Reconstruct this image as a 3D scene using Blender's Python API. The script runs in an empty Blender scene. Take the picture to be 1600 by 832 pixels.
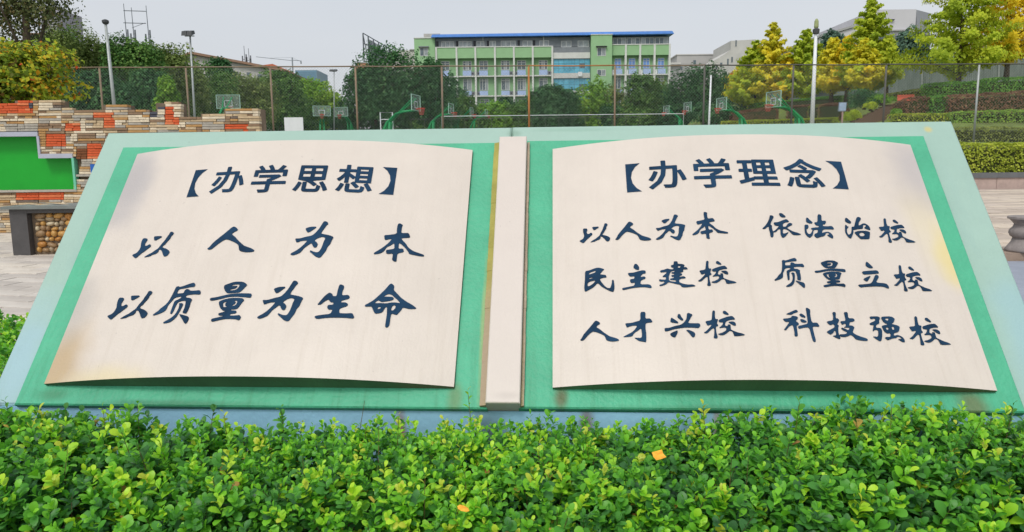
import bpy, math, random
import numpy as np
from mathutils import Vector, Matrix
R=math.radians
random.seed(7); RNG=np.random.default_rng(7)
S=bpy.context.scene; C=S.collection

# ---------------- camera ----------------
FPX=1150.0; PITCH=R(8.0); ROLL=R(-0.62); CZ=1.5     # focal length in pixels of a 1600 px wide picture
cd=bpy.data.cameras.new('camera'); cam=bpy.data.objects.new('camera',cd); C.objects.link(cam)
FW=Vector((0,math.cos(PITCH),-math.sin(PITCH))); UP0=Vector((0,math.sin(PITCH),math.cos(PITCH))); RT0=Vector((1,0,0))
RT=math.cos(ROLL)*RT0+math.sin(ROLL)*UP0; UPV=-math.sin(ROLL)*RT0+math.cos(ROLL)*UP0
m=Matrix.Identity(4)
for i in range(3): m[i][0]=RT[i]; m[i][1]=UPV[i]; m[i][2]=-FW[i]
m[2][3]=CZ; cam.matrix_world=m
cd.sensor_width=36; cd.lens=FPX/1600*36; cd.clip_end=4000; cd.clip_start=0.05
S.camera=cam
CAMP=Vector((0,0,CZ))
def ray(px,py): return FW+float((px-800)/FPX)*RT-float((py-416)/FPX)*UPV
def at(px,py,Y):
    d=ray(px,py); return CAMP+d*(Y/d.y)
def gp(px,py,z=0.0):
    d=ray(px,py); return CAMP+d*((z-CZ)/d.z)
def topx(P):
    d=Vector(P)-CAMP; z=d.dot(FW); return 800+FPX*d.dot(RT)/z, 416-FPX*d.dot(UPV)/z

# ---------------- sky, sun, exposure ----------------
SUN_EL=R(52); SUN_AZ=R(200)      # high, behind the viewer and a little to the left, veiled by cloud
w=bpy.data.worlds.new('World'); S.world=w; w.use_nodes=True
nt=w.node_tree; nt.nodes.clear()
N=nt.nodes.new; L=nt.links.new
out=N('ShaderNodeOutputWorld'); bg=N('ShaderNodeBackground'); bg2=N('ShaderNodeBackground'); add=N('ShaderNodeAddShader')
sky=N('ShaderNodeTexSky'); sky.sky_type='NISHITA'; sky.sun_disc=False; sky.sun_elevation=SUN_EL; sky.sun_rotation=SUN_AZ
sky.dust_density=6; sky.air_density=1.0; sky.ozone_density=1.0
hs=N('ShaderNodeHueSaturation'); hs.inputs['Saturation'].default_value=0.35
L(sky.outputs[0],hs.inputs['Color']); L(hs.outputs[0],bg.inputs[0]); bg.inputs[1].default_value=0.05
tc=N('ShaderNodeTexCoord'); sx=N('ShaderNodeSeparateXYZ'); L(tc.outputs['Generated'],sx.inputs[0])
nz=N('ShaderNodeTexNoise'); nz.inputs['Scale'].default_value=2.2; nz.inputs['Detail'].default_value=5; nz.inputs['Roughness'].default_value=.5
mp=N('ShaderNodeMapping'); mp.inputs['Scale'].default_value=(1,1,3.5); L(tc.outputs['Generated'],mp.inputs[0]); L(mp.outputs[0],nz.inputs['Vector'])
ad=N('ShaderNodeMath'); ad.operation='MULTIPLY_ADD'; L(nz.outputs[0],ad.inputs[0]); ad.inputs[1].default_value=.28; L(sx.outputs[2],ad.inputs[2])
cr=N('ShaderNodeValToRGB'); cr.color_ramp.elements[0].position=.10; cr.color_ramp.elements[0].color=(.87,.885,.91,1)
cr.color_ramp.elements[1].position=.55; cr.color_ramp.elements[1].color=(.64,.70,.78,1)
L(ad.outputs[0],cr.inputs[0]); L(cr.outputs[0],bg2.inputs[0]); bg2.inputs[1].default_value=0.66
L(bg.outputs[0],add.inputs[0]); L(bg2.outputs[0],add.inputs[1]); L(add.outputs[0],out.inputs[0])
sd=bpy.data.lights.new('sun','SUN'); sd.energy=1.2; sd.angle=R(12); sd.color=(1,.96,.9)
so=bpy.data.objects.new('sun',sd); C.objects.link(so)
# sun direction: azimuth measured clockwise from +Y
sv=Vector((math.sin(SUN_AZ)*math.cos(SUN_EL),math.cos(SUN_AZ)*math.cos(SUN_EL),math.sin(SUN_EL)))
so.rotation_euler=sv.to_track_quat('Z','Y').to_euler(); so.location=(0,-5,30)
S.view_settings.view_transform='Standard'; S.view_settings.look='None'; S.view_settings.exposure=0.08; S.view_settings.gamma=1
S.cycles.max_bounces=6; S.cycles.transparent_max_bounces=8

# ---------------- materials ----------------
def srgb(r,g,b):
    f=lambda c:(c/255/12.92 if c/255<=.04045 else ((c/255+.055)/1.055)**2.4)
    return (f(r),f(g),f(b))
def mat(name,col,rough=.7,var=.12,scale=3.0,bump=0.0,bscale=60,metal=0.0,spec=.4,col2=None,stretch=None,alpha=None):
    """base colour mottled by noise (in the object's own coordinates) with a fine relief"""
    m=bpy.data.materials.new(name); m.use_nodes=True; t=m.node_tree; b=t.nodes['Principled BSDF']
    tc=t.nodes.new('ShaderNodeTexCoord'); n=t.nodes.new('ShaderNodeTexNoise'); n.inputs['Scale'].default_value=scale; n.inputs['Detail'].default_value=6; n.inputs['Roughness'].default_value=.62
    src=tc.outputs['Object']
    if stretch:
        mp=t.nodes.new('ShaderNodeMapping'); mp.inputs['Scale'].default_value=stretch; t.links.new(src,mp.inputs[0]); src=mp.outputs[0]
    t.links.new(src,n.inputs['Vector'])
    r=t.nodes.new('ShaderNodeValToRGB'); r.color_ramp.elements[0].position=.3; r.color_ramp.elements[1].position=.7
    c2=col2 or tuple(min(1,c*(1+var)) for c in col); c1=tuple(c*(1-var) for c in col)
    r.color_ramp.elements[0].color=(*c1,1); r.color_ramp.elements[1].color=(*c2,1)
    t.links.new(n.outputs[0],r.inputs[0]); t.links.new(r.outputs[0],b.inputs['Base Color'])
    b.inputs['Roughness'].default_value=rough; b.inputs['Metallic'].default_value=metal; b.inputs['Specular IOR Level'].default_value=spec
    if bump:
        n2=t.nodes.new('ShaderNodeTexNoise'); n2.inputs['Scale'].default_value=bscale; n2.inputs['Detail'].default_value=4
        t.links.new(src,n2.inputs['Vector']); bp=t.nodes.new('ShaderNodeBump'); bp.inputs['Strength'].default_value=bump; bp.inputs['Distance'].default_value=.01
        t.links.new(n2.outputs[0],bp.inputs['Height']); t.links.new(bp.outputs[0],b.inputs['Normal'])
    return m
def leafmat(name,stops,transl=.3,rough=.45,spec=.35):
    """foliage: each leaf carries a 'tone' 0..1 that picks its own pigment"""
    m=bpy.data.materials.new(name); m.use_nodes=True; t=m.node_tree; b=t.nodes['Principled BSDF']; o=t.nodes['Material Output']
    a=t.nodes.new('ShaderNodeAttribute'); a.attribute_name='tone'
    r=t.nodes.new('ShaderNodeValToRGB'); e=r.color_ramp.elements
    while len(e)<len(stops): e.new(.5)
    for k,(p,c) in enumerate(stops): e[k].position=p; e[k].color=(*c,1)
    t.links.new(a.outputs['Fac'],r.inputs[0]); t.links.new(r.outputs[0],b.inputs['Base Color'])
    b.inputs['Roughness'].default_value=rough; b.inputs['Specular IOR Level'].default_value=spec
    tr=t.nodes.new('ShaderNodeBsdfTranslucent'); mx=t.nodes.new('ShaderNodeMixShader'); mx.inputs[0].default_value=transl
    t.links.new(r.outputs[0],tr.inputs[0]); t.links.new(b.outputs[0],mx.inputs[1]); t.links.new(tr.outputs[0],mx.inputs[2]); t.links.new(mx.outputs[0],o.inputs[0])
    return m
M={}
M['panel']=mat('light_green_paint',srgb(176,214,196),.5,.05,2.5,.12,45)
M['blue']=mat('blue_paint',srgb(120,178,222),.6,.10,3,.15,30)
M['slate']=mat('dark_slate',srgb(78,76,76),.55,.18,6,.2,50)
M['galv']=mat('galvanised_steel',srgb(170,175,172),.5,.12,8,metal=.3)
M['white']=mat('white_paint',srgb(225,228,228),.5,.05)
M['rustpole']=mat('rusty_painted_steel',srgb(126,118,106),.8,.15,.8,col2=srgb(150,128,102))
M['greypole']=mat('dull_grey_steel',srgb(92,92,86),.8,.15,1.5)
M['orangerust']=mat('orange_rust',srgb(170,116,72),.85,.25,1.2,col2=srgb(196,134,78))
M['wire']=mat('fence_wire',srgb(150,156,154),.6,.1)
M['hoopgreen']=mat('hoop_green_paint',srgb(0,140,76),.4,.08)
M['red']=mat('red_paint',srgb(205,70,50),.5,.08)
M['net']=mat('net_cord',srgb(190,90,80),.8,.1)
M['bark']=mat('bark',srgb(92,80,66),.9,.3,8,.5,30)
M['soil']=mat('soil',srgb(84,66,48),.95,.3,3,.4,20)
M['mortar']=mat('mortar',srgb(120,105,88),.95,.25,4,.4,30)
M['darkmetal']=mat('dark_metal',srgb(70,72,74),.6,.1)
M['glassdark']=mat('window_glass',srgb(96,110,116),.15,.35,1.3,spec=.6)
M['glassclear']=bpy.data.materials.new('clear_glass'); M['glassclear'].use_nodes=True
_b=M['glassclear'].node_tree.nodes['Principled BSDF']; _b.inputs['Base Color'].default_value=(.75,.9,.85,1); _b.inputs['Roughness'].default_value=.1; _b.inputs['Alpha'].default_value=.10

# ---------------- mesh helpers ----------------
class MB:
    def __init__(s): s.v=[]; s.f=[]; s.mi=[]
    def poly(s,pts,mi=0):
        b=len(s.v); s.v+= [tuple(p) for p in pts]; s.f.append(tuple(range(b,b+len(pts)))); s.mi.append(mi)
    def hexa(s,p,mi=0):
        """p: 8 corners, bottom loop 0-3, top loop 4-7"""
        b=len(s.v); s.v+=[tuple(q) for q in p]
        for f in ((3,2,1,0),(4,5,6,7),(0,1,5,4),(1,2,6,5),(2,3,7,6),(3,0,4,7)): s.f.append(tuple(b+i for i in f)); s.mi.append(mi)
    def box(s,x0,x1,y0,y1,z0,z1,mi=0):
        s.hexa([(x0,y0,z0),(x1,y0,z0),(x1,y1,z0),(x0,y1,z0),(x0,y0,z1),(x1,y0,z1),(x1,y1,z1),(x0,y1,z1)],mi)
    def tube(s,pts,rad,n=8,cap=True,mi=0):
        pts=[Vector(p) for p in pts]
        if not hasattr(rad,'__len__'): rad=[rad]*len(pts)
        b=len(s.v); ref=Vector((0,0,1))
        for i,p in enumerate(pts):
            t=(pts[min(i+1,len(pts)-1)]-pts[max(i-1,0)]).normalized()
            if abs(t.dot(ref))>.95: ref=Vector((1,0,0)) if abs(t.x)<.9 else Vector((0,1,0))
            a=t.cross(ref).normalized(); c=t.cross(a)
            for k in range(n):
                q=p+rad[i]*(math.cos(2*math.pi*k/n)*a+math.sin(2*math.pi*k/n)*c); s.v.append(tuple(q))
        for i in range(len(pts)-1):
            for k in range(n):
                s.f.append((b+i*n+k,b+i*n+(k+1)%n,b+(i+1)*n+(k+1)%n,b+(i+1)*n+k)); s.mi.append(mi)
        if cap:
            s.f.append(tuple(b+k for k in range(n))[::-1]); s.mi.append(mi)
            s.f.append(tuple(b+(len(pts)-1)*n+k for k in range(n))); s.mi.append(mi)
    def lathe(s,prof,c,n=24,mi=0):
        b=len(s.v)
        for r,z in prof:
            for k in range(n): s.v.append((c[0]+r*math.cos(2*math.pi*k/n),c[1]+r*math.sin(2*math.pi*k/n),c[2]+z))
        for i in range(len(prof)-1):
            for k in range(n): s.f.append((b+i*n+k,b+i*n+(k+1)%n,b+(i+1)*n+(k+1)%n,b+(i+1)*n+k)); s.mi.append(mi)
        s.f.append(tuple(b+k for k in range(n))[::-1]); s.mi.append(mi); s.f.append(tuple(b+(len(prof)-1)*n+k for k in range(n))); s.mi.append(mi)
    def mesh(s,name,mats,origin=(0,0,0),smooth=False):
        me=bpy.data.meshes.new(name); o=Vector(origin)
        me.from_pydata([(x-o[0],y-o[1],z-o[2]) for x,y,z in s.v],[],s.f)
        for m_ in (mats if isinstance(mats,(list,tuple)) else [mats]): me.materials.append(m_)
        me.polygons.foreach_set('material_index',s.mi)
        if smooth: me.polygons.foreach_set('use_smooth',[True]*len(s.f))
        me.update(); return me
def link(name,me,parent=None,loc=None):
    o=bpy.data.objects.new(name,me); C.objects.link(o)
    if parent: o.parent=parent
    if loc is not None: o.location=loc
    return o
def tag(o,label=None,cat=None,group=None,kind=None):
    if label: o['label']=label
    if cat: o['category']=cat
    if group: o['group']=group
    if kind: o['kind']=kind
    return o
ROOT={}
def thing(name,label,cat,loc=(0,0,0),group=None):
    o=link(name,None,None,loc); o.empty_display_size=.2; tag(o,label,cat,group); return o
def worldloc(o):
    l=Vector((0,0,0))
    while o: l+=Vector(o.location); o=o.parent
    return l
def part(name,mb,mats,parent,smooth=False,kind=None):
    """verts of mb in world coordinates (unrotated parents)"""
    o=link(name,mb.mesh(name,mats,worldloc(parent) if parent else (0,0,0),smooth),parent)
    if kind: o['kind']=kind
    return o
def struct(name,mb,mats,smooth=False): return tag(part(name,mb,mats,None,smooth),kind='structure')
def copy_tree(o,parent=None):
    c=o.copy(); C.objects.link(c); c.parent=parent
    for ch in list(o.children): copy_tree(ch,c)
    return c
def npmesh(name,v,f,mats,tone=None,smooth=False):
    me=bpy.data.meshes.new(name); nv=len(v); nf,k=f.shape
    me.vertices.add(nv); me.vertices.foreach_set('co',np.ascontiguousarray(v,dtype=np.float32).ravel())
    me.loops.add(nf*k); me.loops.foreach_set('vertex_index',np.ascontiguousarray(f,dtype=np.int32).ravel())
    me.polygons.add(nf); me.polygons.foreach_set('loop_start',np.arange(0,nf*k,k,dtype=np.int32)); me.polygons.foreach_set('loop_total',np.full(nf,k,dtype=np.int32))
    if smooth: me.polygons.foreach_set('use_smooth',np.ones(nf,dtype=bool))
    for m_ in (mats if isinstance(mats,(list,tuple)) else [mats]): me.materials.append(m_)
    if tone is not None:
        a=me.attributes.new('tone','FLOAT','POINT'); a.data.foreach_set('value',np.ascontiguousarray(tone,dtype=np.float32))
    me.update(calc_edges=True); return me
def unit(a): return a/np.maximum(np.linalg.norm(a,axis=-1,keepdims=True),1e-9)
def leaf_quads(P,Nn,size,tone,aspect=.6,rng=RNG):
    """one folded two-triangle leaf per point"""
    n=len(P); r=unit(rng.normal(size=(n,3))); a=unit(np.cross(Nn,r)); b=np.cross(Nn,a)
    s=size[:,None]
    v=np.stack([P-a*s*.5,P-b*s*.5*aspect+Nn*s*.12,P+a*s*.5,P+b*s*.5*aspect+Nn*s*.12],1).reshape(-1,3)
    i=np.arange(n)[:,None]*4; f=np.concatenate([i+np.array([[0,1,2]]),i+np.array([[0,2,3]])],1).reshape(-1,3)
    return v,f,np.repeat(tone,4)
# ======================= the book monument =======================
U=Vector((0.99822,-0.05961,0)); V=Vector((0.03916,0.65579,0.75393)); NN=U.cross(V).normalized()
O=Vector((-0.0206,2.9612,CZ-0.93265))
def W(u,v,h=0.0): return O+U*float(u)+V*float(v)+NN*float(h)
def px2uv(px,py,hf=None):
    d=ray(px,py); h=0.0
    for _ in range(4):
        t=((O+NN*h-CAMP).dot(NN))/d.dot(NN); X=CAMP+d*t-O; u,v=X.dot(U),X.dot(V)
        if hf is None: break
        h=hf(u)
    return u,v
BACK=Vector((0.0596,0.99822,0))
base_z=0.0
monu=thing('book_monument','huge open stone book on a tilted green slab with blue Chinese lettering behind the hedge','monument',(W(0,0).x,3.6,0))
def slab(u0,u1,v0,v1,h0,h1,bev=.006):
    mb=MB(); n=Vector
    b=bev
    lo=[W(u0,v0,h0),W(u1,v0,h0),W(u1,v1,h0),W(u0,v1,h0)]
    mid=[W(u0,v0,h1-b),W(u1,v0,h1-b),W(u1,v1,h1-b),W(u0,v1,h1-b)]
    top=[W(u0+b,v0+b,h1),W(u1-b,v0+b,h1),W(u1-b,v1-b,h1),W(u0+b,v1-b,h1)]
    mb.poly(lo[::-1])
    for a,c in ((lo,mid),(mid,top)):
        for i in range(4): mb.poly([a[i],a[(i+1)%4],c[(i+1)%4],c[i]])
    mb.poly(top); return mb
def uvattr(me,org=Vector((0,0,0))):
    a=me.attributes.new('slab','FLOAT_VECTOR','POINT')
    vals=[]
    for vv in me.vertices:
        X=vv.co+org-O; vals+= [X.dot(U),X.dot(V),0.0]
    a.data.foreach_set('vector',vals)
def slabmat(name,col,rough,stains_refl,grain=.05,bump=.15,bscale=70,streak=None,spec=.4):
    """painted sheet with a few stains and, on the pages, grey reflections put into the colour: (u,v,ru,rv,colour,strength)"""
    m=bpy.data.materials.new(name); m.use_nodes=True; t=m.node_tree; b=t.nodes['Principled BSDF']
    N=t.nodes.new; L=t.links.new
    a=N('ShaderNodeAttribute'); a.attribute_name='slab'
    n=N('ShaderNodeTexNoise'); n.inputs['Scale'].default_value=3; n.inputs['Detail'].default_value=8; n.inputs['Roughness'].default_value=.65; L(a.outputs['Vector'],n.inputs['Vector'])
    r=N('ShaderNodeValToRGB'); r.color_ramp.elements[0].position=.3; r.color_ramp.elements[1].position=.7
    r.color_ramp.elements[0].color=(*[c*(1-grain) for c in col],1); r.color_ramp.elements[1].color=(*[min(1,c*(1+grain)) for c in col],1)
    L(n.outputs[0],r.inputs[0]); cur=r.outputs[0]
    ns=N('ShaderNodeTexNoise'); ns.inputs['Scale'].default_value=5; ns.inputs['Detail'].default_value=4; L(a.outputs['Vector'],ns.inputs['Vector'])
    for (u,v,ru,rv,c,s) in stains_refl:
        mp=N('ShaderNodeMapping'); mp.inputs['Location'].default_value=(-u/ru,-v/rv,0); mp.inputs['Scale'].default_value=(1/ru,1/rv,1); L(a.outputs['Vector'],mp.inputs[0])
        ln=N('ShaderNodeVectorMath'); ln.operation='LENGTH'; L(mp.outputs[0],ln.inputs[0])
        ma=N('ShaderNodeMath'); ma.operation='MULTIPLY_ADD'; L(ns.outputs[0],ma.inputs[0]); ma.inputs[1].default_value=.7; L(ln.outputs['Value'],ma.inputs[2])
        mr=N('ShaderNodeMapRange'); mr.inputs['From Min'].default_value=1.3; mr.inputs['From Max'].default_value=.5; mr.inputs['To Max'].default_value=s; mr.interpolation_type='SMOOTHSTEP'; L(ma.outputs[0],mr.inputs['Value'])
        mx=N('ShaderNodeMix'); mx.data_type='RGBA'; L(mr.outputs[0],mx.inputs[0]); L(cur,mx.inputs[6]); mx.inputs[7].default_value=(*c,1); cur=mx.outputs[2]
    if streak:
        vmin,vmax,c,s,sc=streak
        mp=N('ShaderNodeMapping'); mp.inputs['Scale'].default_value=(sc,1.2,1); L(a.outputs['Vector'],mp.inputs[0])
        n3=N('ShaderNodeTexNoise'); n3.inputs['Scale'].default_value=1; n3.inputs['Detail'].default_value=5; n3.inputs['Roughness'].default_value=.7; L(mp.outputs[0],n3.inputs['Vector'])
        mr=N('ShaderNodeMapRange'); mr.inputs['From Min'].default_value=.5; mr.inputs['From Max'].default_value=.72; mr.inputs['To Max'].default_value=s; L(n3.outputs[0],mr.inputs['Value'])
        sp=N('ShaderNodeSeparateXYZ'); L(a.outputs['Vector'],sp.inputs[0])
        m2=N('ShaderNodeMapRange'); m2.inputs['From Min'].default_value=vmax; m2.inputs['From Max'].default_value=vmin; L(sp.outputs[1],m2.inputs['Value'])
        mu=N('ShaderNodeMath'); mu.operation='MULTIPLY'; L(mr.outputs[0],mu.inputs[0]); L(m2.outputs[0],mu.inputs[1])
        mx=N('ShaderNodeMix'); mx.data_type='RGBA'; L(mu.outputs[0],mx.inputs[0]); L(cur,mx.inputs[6]); mx.inputs[7].default_value=(*c,1); cur=mx.outputs[2]
    # small dark specks
    vo=N('ShaderNodeTexNoise'); vo.inputs['Scale'].default_value=38; vo.inputs['Detail'].default_value=2; L(a.outputs['Vector'],vo.inputs['Vector'])
    mr=N('ShaderNodeMapRange'); mr.inputs['From Min'].default_value=.73; mr.inputs['From Max'].default_value=.78; mr.inputs['To Max'].default_value=.3; L(vo.outputs[0],mr.inputs['Value'])
    mx=N('ShaderNodeMix'); mx.data_type='RGBA'; L(mr.outputs[0],mx.inputs[0]); L(cur,mx.inputs[6]); mx.inputs[7].default_value=(*[c*.45 for c in col],1); cur=mx.outputs[2]
    L(cur,b.inputs['Base Color']); b.inputs['Roughness'].default_value=rough; b.inputs['Specular IOR Level'].default_value=spec
    n2=N('ShaderNodeTexNoise'); n2.inputs['Scale'].default_value=bscale; n2.inputs['Detail'].default_value=5; L(a.outputs['Vector'],n2.inputs['Vector'])
    n4=N('ShaderNodeTexNoise'); n4.inputs['Scale'].default_value=6; n4.inputs['Detail'].default_value=3; L(a.outputs['Vector'],n4.inputs['Vector'])
    mm=N('ShaderNodeMath'); mm.operation='MULTIPLY_ADD'; L(n4.outputs[0],mm.inputs[0]); mm.inputs[1].default_value=1.2; L(n2.outputs[0],mm.inputs[2])
    bp=N('ShaderNodeBump'); bp.inputs['Strength'].default_value=bump; bp.inputs['Distance'].default_value=.01; L(mm.outputs[0],bp.inputs['Height']); L(bp.outputs[0],b.inputs['Normal'])
    return m
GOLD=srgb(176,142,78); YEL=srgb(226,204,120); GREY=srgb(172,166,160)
PAGE=srgb(214,203,192); GRN=srgb(80,176,138); LG=srgb(160,189,176)
MP=slabmat('panel_paint',LG,.55,[(2.1,1.46,.03,.03,srgb(205,190,120),.8),(-.02,1.47,.06,.04,srgb(120,150,130),.5),(.3,1.49,.4,.02,srgb(140,175,158),.5),(-2.2,.1,.22,.5,srgb(158,190,204),.7),(2.2,.25,.2,.5,srgb(150,186,196),.6)],.05,.2,streak=(0,1.5,srgb(140,172,168),.7,5))
MG=slabmat('green_paint',GRN,.5,[(.22,-.04,.05,.09,srgb(96,84,46),.85),(-.22,-.04,.05,.12,srgb(110,120,60),.55),(1.85,-.06,.09,.12,srgb(110,104,62),.75),(-1.95,-.04,.12,.05,srgb(60,120,80),.6),(-.12,.3,.02,.5,srgb(170,180,110),.6),(-1.4,-.08,.5,.03,srgb(50,110,76),.6),(1.0,-.08,.9,.03,srgb(52,112,78),.6),(.06,.7,.02,.8,srgb(60,140,100),.6),(-1.0,1.36,.8,.03,srgb(70,150,110),.5),(1.1,1.37,.8,.03,srgb(70,150,110),.5)],.13,.5,50,streak=(-.12,.5,srgb(60,130,92),.6,16))
MPL=slabmat('page_stone_left',PAGE,.42,[(-1.97,.06,.22,.34,GOLD,.62),(-1.7,-.02,.35,.14,YEL,.35),(-2.0,.36,.15,.26,GREY,.6),(-1.97,1.1,.2,.42,srgb(168,164,166),.75)],.05,.16,90,spec=.35,streak=(-.2,1.5,srgb(186,172,156),.35,26))  # grey edge patches: reflection painted into the page colour; gold and yellow stain
MPR=slabmat('page_stone_right',PAGE,.42,[(1.95,.66,.10,.26,srgb(226,206,120),.7),(1.9,.8,.16,.4,srgb(224,210,168),.4),(1.93,1.12,.2,.34,srgb(176,170,172),.6)],.05,.16,90,spec=.35,streak=(-.2,1.5,srgb(186,172,156),.35,26))  # grey upper patch paints the reflection near the right edge; yellow ones are stains
MSP=slabmat('spine_stone',srgb(212,201,192),.5,[(0,-.05,.09,.03,srgb(190,180,172),.5)],.03,.12,90)
def bookpart(name,mb,mats,smooth=False):
    o=part(name,mb,mats,monu,smooth); uvattr(o.data,worldloc(monu)); return o
bookpart('backing_slab',slab(-2.262,-.0335,-.075,1.52,-.16,-.035,.01),MP)
bookpart('backing_slab',slab(-.0305,2.235,-.075,1.522,-.16,-.035,.01),MP)
bookpart('cover',slab(-2.112,-.085,-.088,1.378,-.035,0),MG)
bookpart('cover',slab(.045,2.046,-.083,1.388,-.035,0),MG)
# spine: proud strip with two thin weathered fillets beside it
bookpart('spine',slab(-.088,.052,-.082,1.372,-.035,.05,.004),MSP)
MF=slabmat('mossy_fillet',srgb(176,160,140),.8,[],.3,.6,60,streak=(-.3,1.35,srgb(150,150,50),.9,30))
def fillet(u0,u1,mossy):
    mb=MB(); n=22; rr=random.Random(3)
    for i in range(n):
        v0=-.08+1.44*i/n; v1=v0+1.44/n; j=rr.uniform(0,.002)
        a=u0-(j if mossy else 0); b=u1+(0 if mossy else j)
        mb.hexa([W(a,v0,0),W(b,v0,0),W(b,v1,0),W(a,v1,0),W(a,v0,.012+j),W(b,v0,.018+j),W(b,v1,.018+j),W(a,v1,.012+j)])
    return mb
MM=slabmat('mossy_joint',srgb(166,158,84),.9,[(-.1,.1,.2,.6,srgb(172,152,130),.95)],.3,.5,60)
bookpart('joint_strip',fillet(-.115,-.09,True),MM); bookpart('joint_strip',fillet(.054,.066,False),MF)
# arched pages
T0=.018; BUL=.09
PG={'L':(-2.0,-.226),'R':(.184,1.953)}
def hfun(side):
    u0,u1=PG[side]; c=(u0+u1)/2; hw=(u1-u0)/2
    def f(u):
        s=min(1,abs((u-c)/hw)); return T0+BUL*(1-s**2.1)
    return f
pages={}
MEDGE=slabmat('page_edge_paint',srgb(92,116,88),.7,[(-.3,0,.3,.2,srgb(120,92,76),.8),(1.8,0,.3,.2,srgb(110,92,70),.7)],.25,.3)
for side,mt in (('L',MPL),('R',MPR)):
    u0,u1=PG[side]; f=hfun(side); mb=MB(); n=48; va,vb=0.0,1.309
    us=[u0+(u1-u0)*i/n for i in range(n+1)]
    m_=14; vs=[va+(vb-va)*j/m_ for j in range(m_+1)]
    for i in range(n):
        for j in range(m_):
            mb.poly([W(us[i],vs[j],f(us[i])),W(us[i+1],vs[j],f(us[i+1])),W(us[i+1],vs[j+1],f(us[i+1])),W(us[i],vs[j+1],f(us[i]))],0)
        a,b=us[i],us[i+1]
        mb.poly([W(a,va,0.001),W(b,va,0.001),W(b,va,f(b)),W(a,va,f(a))],1)
        mb.poly([W(b,vb,0.001),W(a,vb,0.001),W(a,vb,f(a)),W(b,vb,f(b))],1)
    mb.poly([W(u0,vb,0.001),W(u0,va,0.001),W(u0,va,f(u0)),W(u0,vb,f(u0))],1)
    mb.poly([W(u1,va,0.001),W(u1,vb,0.001),W(u1,vb,f(u1)),W(u1,va,f(u1))],1)
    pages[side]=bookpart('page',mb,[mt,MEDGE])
# blue masonry foot under the slab
def blue_base():
    mb=MB(); 
    f0=W(0,-.0865,-.03); topb=W(0,1.42,-.1)
    def P(u,ref,z): 
        q=Vector((ref.x,ref.y,0))+U*u; return Vector((q.x,q.y,z))
    f1=W(0,-.07,-.06); prof=[(f0,0),(f0,f0.z),(f1,f1.z),(topb,topb.z),(topb,0)]
    A=[P(-2.2,r,z) for r,z in prof]; B=[P(2.17,r,z) for r,z in prof]
    mb.poly(A); mb.poly(B[::-1])
    for i in range(5): j=(i+1)%5; mb.poly([B[i],B[j],A[j],A[i]])
    return mb
MBL=slabmat('blue_base_paint',srgb(150,198,226),.6,[(-.08,-.2,.12,.2,srgb(70,80,70),.8),(.32,-.2,.05,.25,srgb(128,80,50),.9),(-.45,-.2,.04,.2,srgb(150,80,50),.9),(.85,-.2,.03,.3,srgb(170,140,110),.8),(1.25,-.2,.03,.2,srgb(140,90,60),.7)],.08,.3,40,streak=(-.35,-.1,srgb(90,120,140),.6,12))
bookpart('plinth',blue_base(),MBL)

# ---- lettering ----
G={}
def g(name,ox,oy,sc,outers,holes=()):
    pr=lambda s:[(ox+int(a)/sc,oy+int(b)/sc) for a,b in (q.split(',') for q in s.split())]
    G[name]=([pr(o) for o in outers],[pr(h) for h in holes])
g('yi',200,340,10.4,['68,618 150,580 190,530 210,490 215,430 235,370 255,345 310,345 322,365 305,395 280,430 280,470 315,465 355,440 375,450 372,480 310,525 260,565 240,575 180,625 125,672 90,645',
 '428,315 490,310 550,308 553,325 510,350 450,382 428,375',
 '262,655 300,628 340,605 400,575 440,545 500,505 540,450 610,370 635,330 670,285 695,240 735,240 748,262 730,290 705,310 690,350 640,400 600,450 570,465 562,495 630,515 670,545 680,570 655,610 625,635 590,642 575,620 560,570 535,528 505,528 498,560 460,595 400,612 350,640 300,648'])
g('ren',310,340,10.4,['145,515 180,490 240,420 330,345 420,275 480,225 550,165 585,153 620,170 648,205 620,228 590,240 555,265 550,285 600,320 650,380 700,425 745,465 800,485 870,510 915,540 900,560 840,570 760,570 690,555 662,535 655,460 620,425 560,395 500,370 445,360 390,390 330,430 270,480 210,525 165,530'])
g('wei',440,340,10.4,['388,185 470,158 560,155 568,168 520,200 465,240 425,250 405,225',
 '222,348 300,348 400,320 500,300 560,250 620,180 660,115 690,70 720,68 755,85 760,115 735,130 700,180 660,230 645,270 700,280 780,295 850,322 820,370 790,440 750,480 720,550 670,610 640,650 605,662 550,640 500,595 458,560 470,540 540,570 600,572 640,520 670,450 690,390 715,345 690,325 650,322 590,342 545,370 540,390 570,405 592,440 570,490 535,498 510,475 495,435 475,425 420,465 370,500 335,545 300,580 240,605 180,622 140,605 170,580 240,545 310,495 370,440 425,380 330,385 245,415 232,385'])
g('ben',575,340,10.4,['262,295 350,290 470,272 470,210 480,140 495,108 520,102 570,128 552,160 542,260 600,260 660,258 688,315 675,335 600,338 540,345 570,385 620,435 660,500 740,555 830,585 900,610 915,625 905,640 840,635 740,615 670,600 650,555 610,505 560,455 505,415 495,515 575,512 585,568 480,590 470,660 462,725 430,722 390,695 400,650 408,592 300,600 292,535 370,525 430,515 430,450 425,420 380,455 310,485 255,560 200,590 150,600 95,602 100,580 170,540 250,490 330,425 395,355 340,360 275,375'])
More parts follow.
